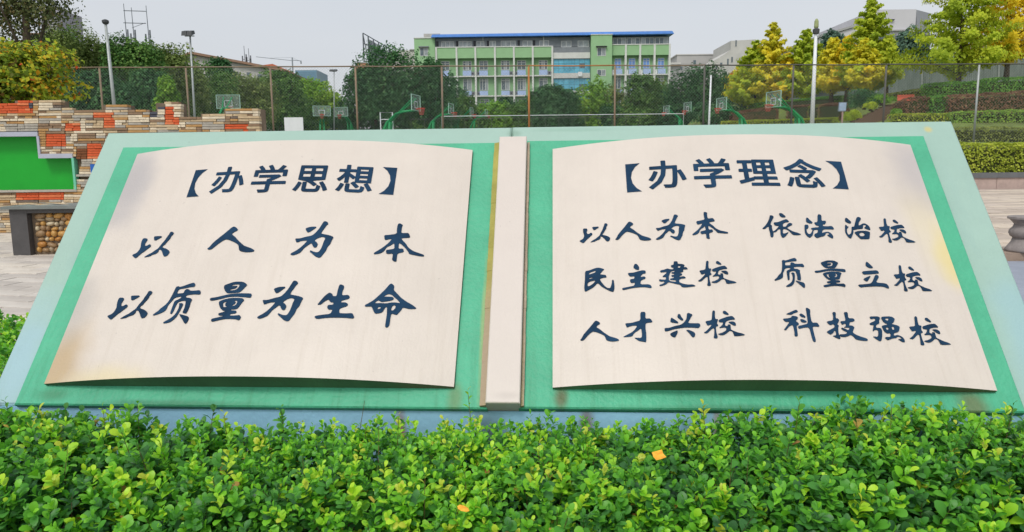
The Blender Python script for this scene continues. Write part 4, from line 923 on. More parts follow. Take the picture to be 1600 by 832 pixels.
# ======================= poles =======================
def lamp_pole(px_b,py_b,px_t,py_t,Y,rad,lab,head,m_,group='lamp poles'):
    t=at(px_t,py_t,Y); g0=at(px_b,py_b,Y); zg=gz(Y) if Y<70 else gz(Y)
    # carry the lean down to the ground
    k=(zg-t.z)/(g0.z-t.z); bx=t.x+(g0.x-t.x)*k
    r=thing('lamp_pole',lab,'lamp pole',(bx,Y,zg),group)
    b=MB(); b.tube([(bx,Y,zg-.1),(t.x,Y,t.z)],[rad,rad*.6],10); part('pole',b,m_,r,True)
    if head=='flood':
        for s in (-1,1):
            b=MB(); k_=.6*min(1.6,Y/40); c=(t.x+s*.23*k_-.05,Y,t.z+.12); b.hexa([(c[0]-.22*k_,Y-.30,c[2]-.17),(c[0]+.22*k_,Y-.30,c[2]-.17),(c[0]+.22*k_,Y+.12,c[2]-.02),(c[0]-.22*k_,Y+.12,c[2]-.02),(c[0]-.2*k_,Y-.25,c[2]+.04),(c[0]+.2*k_,Y-.25,c[2]+.04),(c[0]+.18*k_,Y+.1,c[2]+.13),(c[0]-.18*k_,Y+.1,c[2]+.13)]); part('floodlight',b,M['darkmetal'],r)
        b=MB(); b.tube([(t.x-.25,Y,t.z-.02),(t.x+.2,Y,t.z-.02)],.025,6); part('cross_arm',b,M['galv'],r)
    if head=='cap': b=MB(); b.lathe([(.09,0),(.13,.06),(.13,.14),(.05,.18)],(t.x,Y,t.z),10); part('cap',b,M['darkmetal'],r)
    if head=='lantern':
        b=MB(); b.lathe([(.07,-.35),(.14,-.32),(.15,-.15),(.08,-.1)],(t.x,Y,t.z+.3),10); part('collar',b,M['darkmetal'],r)
        b=MB(); b.lathe([(.07,.2),(.10,.26),(.09,.5),(.04,.6)],(t.x,Y,t.z+.0),10); part('lantern',b,mat('lantern_glass',srgb(150,160,110),.4,.1),r)
    return r
lamp_pole(178,160,165,38,30.5,.085,'leaning bare grey pole rising behind the brick wall','cap',M['galv'])
lamp_pole(304,180,297,56,36,.062,'tall grey floodlight pole behind the chain-link fence on the left','flood',M['galv'])
lamp_pole(522,195,522,112,85,.07,'distant thin pole with twin floodlights seen in the gap of sky','flood',M['galv'])
lamp_pole(1108,190,1111,118,44,.075,'short white pole standing among the hoops on the right','none',M['white'])
lamp_pole(1269,190,1275,52,33.2,.105,'tall white lamp pole in front of the yellow trees','lantern',M['white'])
# ======================= trees =======================
BR=[(0,srgb(58,92,50)),(.45,srgb(92,134,64)),(1,srgb(146,178,92))]
DK=[(0,srgb(46,86,56)),(.5,srgb(80,126,76)),(1,srgb(128,168,104))]
OL=[(0,srgb(90,112,60)),(.5,srgb(130,150,80)),(1,srgb(176,180,114))]
BG=[(0,srgb(84,130,48)),(.5,srgb(132,178,60)),(1,srgb(182,210,84))]
BRN=[(0,srgb(84,96,60)),(.5,srgb(118,126,80)),(.8,srgb(166,138,92)),(1,srgb(180,160,128))]
AUT=[(0,srgb(124,82,44)),(.18,srgb(108,98,46)),(.36,srgb(112,138,54)),(.52,srgb(170,196,64)),(.68,srgb(218,208,66)),(.84,srgb(236,178,50)),(1,srgb(206,92,50))]
GY=[(0,srgb(186,190,58)),(.4,srgb(226,220,66)),(.75,srgb(248,236,80)),(1,srgb(250,220,56))]
GG=[(0,srgb(150,174,54)),(.5,srgb(196,212,68)),(1,srgb(224,226,74))]
YY=[(0,srgb(228,212,52)),(.4,srgb(244,222,56)),(1,srgb(255,234,80))]
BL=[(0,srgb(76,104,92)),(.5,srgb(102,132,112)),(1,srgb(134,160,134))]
TM={n:leafmat('foliage_'+n,s,.45 if n in ('gy','gg','yy','aut') else .3,.6,.15) for n,s in (('br',BR),('dk',DK),('ol',OL),('bg',BG),('brn',BRN),('aut',AUT),('gy',GY),('gg',GG),('yy',YY),('bl',BL))}
def limb_tree(mb,base,top,r0,crownc,crownr,rng,nl=7):
    base=Vector(base); top=Vector(top); mid=(base+top)/2+Vector((rng.normal(0,.12),rng.normal(0,.12),0))
    mb.tube([base-Vector((0,0,.15)),base+(mid-base)*.1,mid,top],[r0*1.35,r0,r0*.75,r0*.45],8)
    for k in range(nl):
        a=rng.uniform(0,6.28); t=rng.uniform(.35,1); s=base+(top-base)*t; e=Vector((crownc[0]+crownr[0]*.7*math.cos(a),crownc[1]+crownr[1]*.7*math.sin(a),crownc[2]+crownr[2]*rng.uniform(-.3,.7)))
        m_=(s+e)/2+Vector((0,0,.1*crownr[2])); mb.tube([s,m_,e],[r0*.4,r0*.25,r0*.08],5)
def broad_tree(cx,ytop,hw,ybot,Y,pal,lab,name='tree',lobes=9,n=7000,leaf=.2,group='trees beyond the court fence',zg=None,sparse=1.0,seed=None,accent=None,cat='tree'):
    rng=np.random.default_rng(seed if seed is not None else int(cx*7+ytop))
    if group=='trees beyond the court fence':      # the courts lie between the fence and these trees
        Y=Y*1.6 if 290<cx<440 else Y+42 if 440<=cx<690 else Y+62 if cx>=690 else Y
        n=int(n*1.25)
    t=at(cx,ytop,Y); bt=at(cx,ybot,Y); xr=hw*Y/FPX; zr=(t.z-bt.z)/2; zg=gz(Y) if zg is None else zg
    zc=bt.z+zr; yr=min(xr,3.5)*.9
    r=thing(name,lab,cat,(t.x,Y,zg),group)
    # lobes spread through an egg-shaped envelope
    L_=[]; 
    for k in range(lobes):
        a=rng.uniform(0,6.28); e=rng.uniform(-.75,.8); rad=math.sqrt(1-e*e)*rng.uniform(.35,.7)
        L_.append((rad*math.cos(a)*xr,rad*math.sin(a)*yr,e*zr*.66,rng.uniform(.38,.56)))
    L_.append((0,0,zr*.5,.42)); L_.append((0,0,0,.55))
    P=[];Nm=[];T=[]
    w=np.array([l[3]**2 for l in L_]); w/=w.sum(); cnt=(w*n).astype(int)
    for (lx,ly,lz,s),c in zip(L_,cnt):
        d=unit(rng.normal(size=(c,3))); d[:,2]=np.where(d[:,2]<-.5,-d[:,2],d[:,2]); rr_=1-.35*rng.random(c)**2+rng.normal(0,.06,c)
        wob=1+.16*np.sin(d[:,0]*7+lx*9)*np.sin(d[:,2]*6+lz*5)+.1*np.sin(d[:,0]*17)*np.sin(d[:,2]*15+ly)
        p=d*np.array([xr*s,yr*s,zr*s*1.0])*(rr_*wob)[:,None]+np.array([lx,ly,lz]); P.append(p); Nm.append(unit(d+rng.normal(0,.5,(c,3))+np.array([0,0,.25])))
        T.append(np.clip(.36+rng.normal(0,.08)+.16*rng.normal(size=c)+.22*d[:,2]*0,0,1))
    P=np.concatenate(P);Nm=np.concatenate(Nm);T=np.concatenate(T)
    T=np.clip(T+.14*snoise(P[:,0]*.8,P[:,2]*.8,int(cx)%97),0,1)
    if pal=='aut' and hw>40: T=np.clip(.30+.22*P[:,2]/zr+.16*snoise(P[:,0]*2.2,P[:,2]*2.2,71)+rng.normal(0,.17,len(P)),0,1); kk=snoise(P[:,0]*2.6,P[:,2]*2.6,72)>-.45; P,Nm,T=P[kk],Nm[kk],T[kk]
    if accent is not None:
        ax,az,ar,av=accent; q=np.exp(-(((P[:,0]/xr-ax)**2+(P[:,2]/zr-az)**2)/ar**2)); T=np.clip(T+q*av,0,1)
    qx=np.percentile(np.abs(P[:,0]),98); qz=np.percentile(P[:,2],[1,99]); P[:,0]*=xr/qx
    P[:,2]=(P[:,2]-qz[0])/(qz[1]-qz[0])*2*zr-zr
    P[:,2]+=zc-zg; leaf=leaf*max(1,Y/62); n_=len(P)
    v,f,tn=leaf_quads(P,Nm,leaf*rng.uniform(.6,1.4,len(P)),T,.7,rng)
    o=link('crown',npmesh('crown',v,f,TM[pal],tn),r); o['kind']='stuff'
    mb=MB(); limb_tree(mb,(t.x,Y,zg),(t.x+rng.normal(0,.2),Y,zc+zr*.3),max(.1,.035*(t.z-zg)**.9),(t.x,Y,zc),(xr,yr,zr),rng); part('trunk',mb,M['bark'],r,True)
    return r
def ginkgo(cx,ytop,hw,ybot,ybase,Y,pal,lab,n=6500,leaf=.19,seed=1,narrow=1.0,group='ginkgo trees on the terraced slope',up=.72):
    if cx<1290: Y+=14
    leaf=max(leaf,.0034*Y)
    rng=np.random.default_rng(seed); t=at(cx,ytop,Y); b_=at(cx,ybase,Y); cb=at(cx,ybot,Y)
    H=t.z-b_.z; xr=hw*1.04*Y/FPX; z0=cb.z-b_.z; n=int(n*1.25)
    r=thing('ginkgo_tree',lab,'tree',b_,group)
    mb=MB(); mb.tube([(b_.x,Y,b_.z-.3),(b_.x+.02,Y,b_.z+z0*.6),(b_.x+rng.normal(0,.05),Y,b_.z+H*.5),(t.x,Y,t.z-.1)],[.2,.15,.09,.02],8)
    P=[];T=[];nb=66
    for k in range(nb):
        f=(k+.5)/nb; z=z0+(H-z0)*f; a=k*2.4+rng.normal(0,.3)
        prof=(1-f)**.62*(min(1,f/.10+.45)); Lb=xr*prof*rng.uniform(.72,1.12)*1.05+.1
        e=up+rng.normal(0,.12)*1; dx,dy,dz=math.cos(a)*math.cos(e),math.sin(a)*math.cos(e),math.sin(e)
        m_=int(n/nb*(.35+1.3*prof)); s=rng.random(m_)**.65; q=np.stack([dx*s*Lb/math.cos(e),dy*s*Lb/math.cos(e),dz*s*Lb*.9-.25*Lb*s*s*.6],1)
        z_=z-dz*Lb*.45 if f<.75 else z-dz*Lb*.9
        q[:,2]+=max(z_,z0*.8); q+=rng.normal(0,1,(m_,3))*(.05+.07*(1-s[:,None])+.035*Lb)*np.array([1,1,.75]); P.append(q)
        T.append(np.clip(rng.normal(.5,.16)+rng.normal(0,.14,m_),0,1))
        if k%2==0: mb.tube([(b_.x,Y,b_.z+max(z_,z0*.8)),(b_.x+dx*Lb*.5,Y+dy*Lb*.5,b_.z+max(z_,z0*.8)+dz*Lb*.45),(b_.x+dx*Lb*.95,Y+dy*Lb*.95,b_.z+max(z_,z0*.8)+dz*Lb*.65)],[.045,.03,.01],4,False)
    P=np.concatenate(P);T=np.concatenate(T); Nm=unit(P*np.array([1,1,0])+rng.normal(0,.6,P.shape)+np.array([0,0,.8]))
    v,f,tn=leaf_quads(P,Nm,leaf*rng.uniform(.6,1.4,len(P)),T,.85,rng)
    o=link('crown',npmesh('crown',v,f,TM[pal],tn),r); o['kind']='stuff'
    part('trunk',mb,M['bark'],r,True); return r
# far left to centre
broad_tree(28,-80,72,72,52,'brn','tall thin-crowned brownish tree at the far left edge with sky showing through',n=9500,leaf=.2,lobes=20,seed=4)
broad_tree(15,66,100,175,25,'aut','autumn tree turning orange and yellow just behind the left part of the brick wall',n=13000,leaf=.15,lobes=16,seed=5,accent=(.7,.0,.45,.32),group='shrubs behind the brick wall')
broad_tree(88,42,62,190,60,'ol','olive tree on the hill behind the orange autumn tree',n=9000,seed=6,lobes=12)
broad_tree(142,63,44,190,56,'ol','rounded olive-green tree just left of the leaning bare pole',n=7500,seed=7)
broad_tree(60,90,70,200,46,'br','mid-green tree low behind the orange autumn tree',n=8000,seed=8)
broad_tree(200,64,46,190,54,'br','green tree directly right of the leaning bare pole, under the aerial masts',n=8000,seed=9)
broad_tree(152,112,40,200,40,'dk','low dark tree behind the fence left of the bare pole',n=7000,seed=10,leaf=.16)
broad_tree(222,112,44,200,40,'dk','low dark tree behind the fence between the bare pole and the floodlight pole',n=8000,seed=11,leaf=.16)
broad_tree(252,72,44,190,58,'ol','olive tree below the aerial masts, left of the floodlight pole',n=8000,seed=12)
broad_tree(257,122,17,170,38,'bg','small bright green bush tree left of the floodlight pole',n=2500,seed=13,leaf=.14)
broad_tree(318,103,44,205,42,'br','green tree behind the floodlight pole in front of the white gabled house',n=9000,seed=14,leaf=.17)
broad_tree(348,92,24,150,50,'dk','small dark tree top standing before the white gabled house',n=3000,seed=15)
broad_tree(378,120,44,205,46,'ol','olive-green tree over the right end of the brick wall',n=8000,seed=16)
broad_tree(432,112,42,205,50,'br','green tree right of the brick wall, below the red roof',n=8500,seed=17)
broad_tree(482,126,42,205,52,'bg','bright green tree with yellowing right side, left of the sky gap',n=8500,seed=18,accent=(.75,.55,.5,.5))
broad_tree(455,150,48,212,48,'br','low green tree behind the white board',n=6000,seed=19)
broad_tree(540,160,30,212,50,'dk','low dark bush tree in the gap left of the big dark tree',n=3500,seed=20)
broad_tree(622,78,72,215,50,'dk','biggest dark green tree, behind the nearest hoop',n=17000,seed=22,lobes=18,leaf=.2)
broad_tree(585,105,44,215,49,'dk','left flank of dark foliage, a tree joined to the biggest dark tree',n=9000,seed=23)
broad_tree(676,96,40,215,52,'dk','dark tree just left of the green building, behind the orange-rusted post',n=8500,seed=24)
broad_tree(728,150,30,215,58,'br','small green tree in front of the lowest windows of the green building',n=4500,seed=25)
broad_tree(775,160,34,215,60,'bg','low light green tree under the middle of the green building',n=4500,seed=26)
broad_tree(806,165,26,215,60,'br','low green tree left of the dark round tree under the blue glass',n=3500,seed=126)
broad_tree(860,136,44,215,56,'dk','dark round tree under the blue glass of the green building',n=9000,seed=27)
broad_tree(922,126,30,215,60,'bg','loose light tree with an orange patch, under the stair tower of the building',n=3600,seed=28,accent=(-.2,.45,.25,.4))
broad_tree(1000,122,48,215,56,'br','green tree below the right wing of the green building',n=9500,seed=29)
broad_tree(950,165,40,215,60,'dk','low dark tree behind the white net tape',n=4500,seed=129)
broad_tree(1090,108,54,215,52,'dk','large dark tree behind the short white pole',n=12000,seed=30,lobes=14)
broad_tree(1050,140,40,215,58,'dk','dark tree between the green one and the one behind the white pole',n=6500,seed=31)
broad_tree(1165,150,48,215,66,'dk','low dark tree beneath the left-most ginkgo',n=6000,seed=32)
for k,(cx,yt,pl_,lab) in enumerate(((662,150,'br','low green tree behind the nearest right-facing hoop'),(700,140,'dk','dark tree filling the gap beside the orange-rusted post'),(745,166,'br','low green tree under the second window bay of the green building'),(790,156,'dk','low dark tree under the left wing of the green building'),(830,158,'br','low green tree between two dark round trees'),(893,150,'dk','low dark tree left of the loose light tree'),(963,140,'ol','olive tree right of the loose light tree'),(1028,128,'ol','olive-green tree below the right end of the green building'),(1125,122,'dk','dark tree right of the short white pole'))):
    broad_tree(cx,yt,34,218,70,pl_,lab,n=5000,seed=200+k)
for k,(cx,yt,pl_,lab) in enumerate(((112,52,'br','green tree on the hill right of the olive one'),(172,72,'dk','dark green tree right behind the leaning bare pole'),(232,78,'br','green tree under the right aerial mast'),(285,92,'ol','olive tree directly left of the floodlight pole'),(345,122,'br','green tree right behind the hoop over the brick wall'),(405,118,'dk','dark green tree between the wall end and the white board'),(508,146,'bg','yellow-green low tree at the left side of the sky gap'))):
    broad_tree(cx,yt,36,205,62,pl_,lab,n=6000,seed=230+k)
ORR=broad_tree(1148,112,14,135,64,'aut','small reddish-orange tree top at the left side of the left-most ginkgo',n=900,seed=33,accent=(0,0,2,.45))
# ======================= terraced slope on the right =======================
PXS=[1060,1100,1180,1250,1330,1410,1500,1580,1700,1900]
rows=[([236,236,234,231,228,224,222,222,224,226],[58,52,46,43,40,38,36,35,34,33]),
 ([202,200,198,196,194,190,191,192,194,196],[80,76,70,60,48,42,40,39,38,37]),
 ([199,198,194,190,187,183,181,180,179,178],[84,80,74,64,51,44.5,42.5,41.7,41,40]),
 ([174,173,170,165,159,153,149,147,143,140],[88,84,78,70,56,51,47,46,45,44]),
 ([168,167,162,157,151,144,133,127,119,112],[100,96,90,80,68,62,58,57,56,55]),
 ([168,167,162,157,151,144,133,127,119,112],[190,184,178,172,166,162,158,157,156,155])]
g_=[[at(px,py,Y) for px,py,Y in zip(PXS,r_,y_)] for r_,y_ in rows]
for r_ in g_: r_[0].z=min(r_[0].z,gz(r_[0].y)-.05)
front=[Vector((p.x,32.3+.0*i,gz(32.3)-.01)) for i,p in enumerate(g_[0])]
for i,p in enumerate(front): p.x=at(PXS[i],230,32.3).x
g_=[front]+g_
mb=MB()
for i in range(len(g_)-1):
    for j in range(len(PXS)-1): mb.poly([g_[i][j],g_[i][j+1],g_[i+1][j+1],g_[i+1][j]])
mslope=mat('terrace_soil_and_grass',srgb(92,96,54),.95,.25,.8,.4,10,col2=srgb(122,142,66))
struct('hillside',mb,mslope,True)
HG='clipped hedges on the terraced slope'
H=lambda lab,pts,st,dep=1.2,leaf=.13,dens=170,seed=1,name='clipped_hedge': block_hedge(name,lab,pts,st,dep,leaf,dens,HG,seed=seed)
H('olive clipped hedge on the lowest terrace, right behind the fence at the right edge',[(1488,223,203,36),(1515,223,199,35.6),(1560,223,199,35),(1640,224,200,34.5),(1740,225,201,34)],OSTOP,1.0,.10,260,2)
H('low light green hedge one terrace above the olive one, at the right edge',[(1490,193,176,40),(1520,193,174,39.5),(1580,193,172,39),(1680,194,172,38)],[(0,srgb(100,140,56)),(.5,srgb(150,186,74)),(1,srgb(196,216,104))],1.2,.11,220,3)
H('yellowish green hedge stretch just above the top right corner of the slab',[(1400,189,178,42.2),(1440,190,178,41.4),(1486,191,177,40.4)],YSTOP,1.0,.11,220,4)
H('long brown-leaved hedge at the right, above the light green one',[(1482,182,149,42.8),(1540,181,146,42),(1620,179,142,41.4),(1720,178,139,41)],BSTOP,1.4,.12,200,5)
H('short green stretch between two brown hedges',[(1454,183,150,43.6),(1480,182,149,43)],GSTOP,1.4,.12,220,6)
H('brown-leaved hedge right of the garden steps',[(1412,184,158,44.6),(1430,184,152,44.2),(1452,183,151,43.8)],BSTOP,1.4,.12,200,7)
H('green box hedge under the big green ginkgo',[(1461,151,129,48),(1500,149,128,47.4),(1540,148,127,46.6)],GSTOP,1.8,.12,220,8)
H('green hedge continuing to the right edge beside the grey lamp post line',[(1542,148,123,46.4),(1600,146,120,46),(1690,143,116,45)],GSTOP,1.8,.12,220,9)
H('olive strip of hedge left of the box hedge, below the grey fence',[(1384,156,147,53),(1420,152,142,51.6),(1459,149,136,50)],OSTOP,1.2,.13,160,10)
H('long green hedge on the upper terrace behind the tall white lamp pole',[(1160,174,163,79),(1220,169,158,73),(1280,165,153,63),(1318,162,150,57)],GSTOP,1.6,.15,130,11)
H('brown-leaved hedge behind the right-hand hoops',[(1146,196,176,77),(1170,195,172,74),(1216,192,167,68)],BSTOP,1.4,.15,130,12)
H('brown-leaved hedge left of the small blue sign',[(1238,190,165,64),(1258,189,164,61),(1272,188,163,59)],BSTOP,1.4,.15,140,13)
H('olive-green patch between two brown hedges left of the blue sign',[(1273,189,165,58.8),(1289,188,164,56)],OSTOP,1.4,.15,140,14)
H('brown-leaved hedge directly behind the small blue sign',[(1290,188,163,55.8),(1326,187,161,51.4)],BSTOP,1.4,.15,140,15)
H('light green low strip at the foot of the brown hedges',[(1130,199,190,72),(1220,196,187,60),(1310,192,184,49)],YSTOP,.8,.13,130,16)
def ball(cx,ytop,ybot,hw,Y,pal,lab,seed,name='round_bush'):
    r=broad_tree(cx,ytop,hw,ybot,Y,pal,lab,name=name,lobes=7,n=2200,leaf=.11,group='rounded shrubs on the slope',zg=at(cx,ybot,Y).z,seed=seed,cat='bush'); return r
ball(1352,140,168,26,49,'dk','large round dark green shrub at the top of the garden steps',1)
ball(1378,149,162,20,48.4,'bg','bright light green flat shrub right of the round dark one',2)
ball(1361,160,170,9,47.4,'gg','small olive-yellow clipped ball beside the garden steps',3)
ball(1332,173,188,12,46,'gg','small yellowish shrub right of the small blue sign',4)
ball(1402,171,184,8,44.2,'bg','small light green shrub right of the garden steps',5)
# garden steps
stp=thing('garden_steps','brown garden steps climbing the slope between the shrubs','steps',at(1375,187,45))
mst=mat('step_stone',srgb(104,84,66),.9,.2,4,.3,20)
for k in range(9):
    f=k/8; L0=at(1336+f*48,188-f*24,45+f*3.6); R0=at(1400+f*4,187-f*24,45+f*3.6)
    b=MB(); b.hexa([L0-Vector((0,0,.3)),R0-Vector((0,0,.3)),R0+Vector((0,.46,-.3)),L0+Vector((0,.46,-.3)),L0,R0,R0+Vector((0,.46,0)),L0+Vector((0,.46,0))]); part('step',b,mst,stp)
b=MB(); q=[at(1402,160,48.6),at(1432,158,48.2),at(1428,149,51),at(1402,150,51.4)]; b.poly([p+Vector((0,0,.05)) for p in q]); struct('red_gravel_patch',b,mat('red_gravel',srgb(190,84,56),.9,.2,6,.3,40))
# small sign
sq=at(1316,187,44); sg=thing('sign_post','small pale blue-grey information sign on a post below the slope','sign',(sq.x,44,at(1316,205,44).z))
a,b_=at(1309.5,160,44),at(1322.5,174.5,44); b=MB(); b.hexa([(a.x,43.97,b_.z),(b_.x-.05,43.97,b_.z),(b_.x-.05,44.03,b_.z),(a.x,44.03,b_.z),(a.x+.06,43.97,a.z),(b_.x,43.97,a.z),(b_.x,44.03,a.z),(a.x+.06,44.03,a.z)]); pn=part('panel',b,mat('sign_frame',srgb(120,130,140),.5,.1),sg)
b=MB(); b.box(a.x+.07,b_.x-.06,43.955,43.967,b_.z+.05,a.z-.05); part('sign_face',b,mat('sign_face',srgb(160,178,204),.4,.12,5),pn)
b=MB(); b.tube([(sq.x,44,at(1316,205,44).z),(sq.x,44,b_.z)],.05,8); part('post',b,mat('sign_post',srgb(168,140,130),.6,.1),sg)
# grey-green sheet fence along the top
up=[(1230,157,120,82),(1300,153,118,72),(1370,148,112,65),(1440,141,104,60.5),(1500,133,98,58.6),(1560,129,93,57.6),(1640,123,86,56.8),(1760,117,78,56)]
sf=thing('sheet_fence','grey-green corrugated sheet fence along the top of the slope','fence',at(1450,141,60.5))
MSF=mat('weathered_sheet',srgb(112,124,118),.7,.15,2.5,.2,20,stretch=(1,1,.2),col2=srgb(140,150,144))
for i in range(len(up)-1):
    (a,b0,t0,Y0),(c,b1,t1,Y1)=up[i],up[i+1]; n=max(2,int((c-a)/11))
    for k in range(n):
        f0,f1=k/n,(k+1)/n; F=lambda f,q:at(a+(c-a)*f,(b0+(b1-b0)*f) if q==0 else (t0+(t1-t0)*f),Y0+(Y1-Y0)*f)
        p0,p1,p2,p3=F(f0,0),F(f1,0),F(f1,1),F(f0,1); mb=MB(); m_=8
        for q in range(m_):
            g0,g1=q/m_+.004,(q+1)/m_; o0,o1=(0,.05) if q%2 else (.05,0)
            A=p0.lerp(p1,g0)+Vector((0,o0,-.4)); B=p0.lerp(p1,g1)+Vector((0,o1,-.4)); Cc=p3.lerp(p2,g1)+Vector((0,o1,0)); D=p3.lerp(p2,g0)+Vector((0,o0,0)); mb.poly([A,B,Cc,D])
        part('sheet_panel',mb,MSF,sf)
    mb=MB(); mb.tube([F(0,0)+Vector((0,-.06,-.3)),F(0,1)+Vector((0,-.06,.15))],.05,6); part('post',mb,M['galv'],sf)
# ginkgos
ginkgo(1178,64,44,165,178,64,'gg','left-most ginkgo, yellow-green, above the small reddish tree top',n=8000,seed=1)
ginkgo(1204,36,36,150,176,62,'gy','pointed yellow ginkgo rising just left of the tall white lamp pole',n=8000,seed=2)
ginkgo(1160,95,30,160,180,66,'gy','low golden ginkgo at the left end of the row, beside the dark tree',n=4500,seed=12)
ginkgo(1228,84,28,150,172,61,'yy','small golden ginkgo between two taller ones left of the lamp pole',n=4500,seed=3)
ginkgo(1255,46,38,150,168,60,'gg','greenish ginkgo directly behind the tall white lamp pole',n=7500,seed=4)
ginkgo(1298,60,28,142,158,58,'gy','slim yellow ginkgo just right of the tall white lamp pole',n=5500,seed=5)
ginkgo(1322,56,30,138,154,57,'yy','golden ginkgo left of the tallest pointed one',n=6000,seed=6)
ginkgo(1356,-4,44,140,150,54,'gg','tallest pointed ginkgo in the middle of the row with dark narrow tip',n=11000,seed=7)
ginkgo(1348,62,32,136,150,53,'gy','golden lower ginkgo in front of the tallest pointed one',n=5500,seed=17)
ginkgo(1384,56,20,130,150,58,'gg','slender ginkgo right of the tallest pointed one',n=3500,seed=8)
ginkgo(1497,-60,86,112,130,49,'gg','large bright green ginkgo over the box hedge',n=14000,seed=9,leaf=.16,up=.4)
ginkgo(1572,-70,76,92,122,50,'yy','large golden ginkgo at the right edge',n=11000,seed=10,up=.5,leaf=.16)
broad_tree(1118,162,36,205,79,'dk','dark bush at the left foot of the slope, behind the second left-facing hoop',name='round_bush',n=4500,group='rounded shrubs on the slope',zg=gz(79),seed=61,leaf=.2,cat='bush')
# darker trees behind
BT='dark trees behind the ginkgos'
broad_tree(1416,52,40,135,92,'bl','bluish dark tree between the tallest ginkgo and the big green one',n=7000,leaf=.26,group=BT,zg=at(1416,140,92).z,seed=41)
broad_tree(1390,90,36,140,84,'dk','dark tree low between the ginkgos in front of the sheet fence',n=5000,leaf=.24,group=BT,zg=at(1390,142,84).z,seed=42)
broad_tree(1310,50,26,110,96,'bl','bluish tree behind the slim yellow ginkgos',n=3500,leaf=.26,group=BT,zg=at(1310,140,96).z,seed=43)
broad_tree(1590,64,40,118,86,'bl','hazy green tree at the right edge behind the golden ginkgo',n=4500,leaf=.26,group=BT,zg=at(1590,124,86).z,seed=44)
broad_tree(1468,95,34,130,80,'dk','dark bushes seen under the big green ginkgo',n=4000,leaf=.22,group=BT,zg=at(1468,132,80).z,seed=45)
# ======================= green school building =======================
BY=165.0
def bx(px): return at(px,100,BY).x
def bz(py,px=850): return at(px,py,BY).z
zgr=gz(BY)
sb=thing('school_building','pale green five-storey school block with a blue roof edge and blue glass bay','building',(bx(850),BY,zgr))
MBG=mat('pale_green_render',srgb(150,190,142),.8,.06,.6,.1,8); MBD=mat('recessed_green_wall',srgb(136,176,130),.8,.07,.6); MWT=mat('white_pilaster',srgb(210,212,206),.7,.08,1)
MRF=mat('blue_roof_sheet',srgb(96,150,232),.5,.1,1); MGM=mat('grey_metal_wall',srgb(128,134,138),.7,.15,1); MBLG=mat('blue_curtain_glass',srgb(70,160,190),.15,.25,.8,spec=.7,col2=srgb(110,190,214)); MLP=mat('lilac_ledge_panel',srgb(170,190,226),.7,.08,1); MCT=mat('curtained_glass',srgb(150,158,160),.25,.3,1.4,spec=.6); MBC=mat('blue_curtain',srgb(110,150,210),.3,.25,1.2,spec=.5)
def bb(name,x0,x1,y0,y1,ya,yb,m_,par=sb):
    """box given by picture columns/rows on the facade plane; ya..yb = depth behind the plane"""
    b=MB(); b.box(bx(x0),bx(x1),BY+ya,BY+yb,bz(y1),bz(y0)); return part(name,b,m_,par)
def bwin(x0,x1,y0,y1,ya,cols=2,glass=None,transom=None):
    fr=MB(); X0,X1,Z0,Z1=bx(x0),bx(x1),bz(y1),bz(y0); t=.09
    fr.box(X0,X1,BY+ya-.06,BY+ya,Z0,Z0+t); fr.box(X0,X1,BY+ya-.06,BY+ya,Z1-t,Z1)
    for k in range(cols+1):
        x=X0+(X1-X0-t)*k/cols; fr.box(x,x+t,BY+ya-.058,BY+ya,Z0+t,Z1-t)
    if transom: zt=bz(transom); fr.box(X0+t,X1-t,BY+ya-.062,BY+ya,zt-t/2,zt+t/2)
    w_=part('window',fr,MWT,sb)
    for k in range(cols):
        g2=MB(); a=X0+t+(X1-X0-t)*k/cols; c=a+(X1-X0-t)/cols-t; g2.box(a,c,BY+ya-.02,BY+ya-.01,Z0+t,Z1-t); part('pane',g2,glass or (M['glassdark'] if (k+int(x0))%3 else MCT),w_)
b=MB(); b.box(bx(680),bx(1046),BY+1.0,BY+14,zgr,bz(58)); part('wall',b,MBD,sb)
bb('wall',648,680,58,200,0,13,MBG)                 # left stair tower
bb('coping',647.4,680.4,57,58.4,-.15,13.2,MWT)
bb('roof_hut',660,686,46,57,4,9,mat('weathered_concrete',srgb(168,166,158),.9,.2,.8,.3,6))
bwin(656.5,669.5,72.5,86,-.0,2); bb('canopy',655,671,71,72.4,-.5,0,MGM)
# top floor and eaves
bb('top_floor_wall',680.5,922,58,73,.5,.99,MGM)
xs_=[(690,710),(717,737),(745,757),(765,775),(783,806),(817,832),(843,858)]
for a,c in xs_: bwin(a,c,63,72,.5,3 if c-a>16 else 2,MCT)
for a in (682,713,740,761,809,833): 
    bb('open_window',a,a+3.6,62.5,72,.42,.49,mat('dark_opening',srgb(34,38,44),.4,.1) if 'dark_opening' not in M else M['dark_opening'])
for a,c in ((877,893),(903,920)): bwin(a,c,64,74,.5,2,MCT)
b=MB(); b.hexa([(bx(675),BY-1.0,bz(57.8)),(bx(1051),BY-1.0,bz(56.2)),(bx(1051),BY+15,bz(54)),(bx(675),BY+15,bz(56)),(bx(677),BY-1.0,bz(53.6)),(bx(1048),BY-1.0,bz(52)),(bx(1051),BY+15,bz(48.5)),(bx(675),BY+15,bz(50))]); part('roof',b,MRF,sb)
bb('downpipe',849,850.4,56,73,.3,.45,MWT); bb('downpipe',754.5,755.6,56,62,.3,.45,MWT)
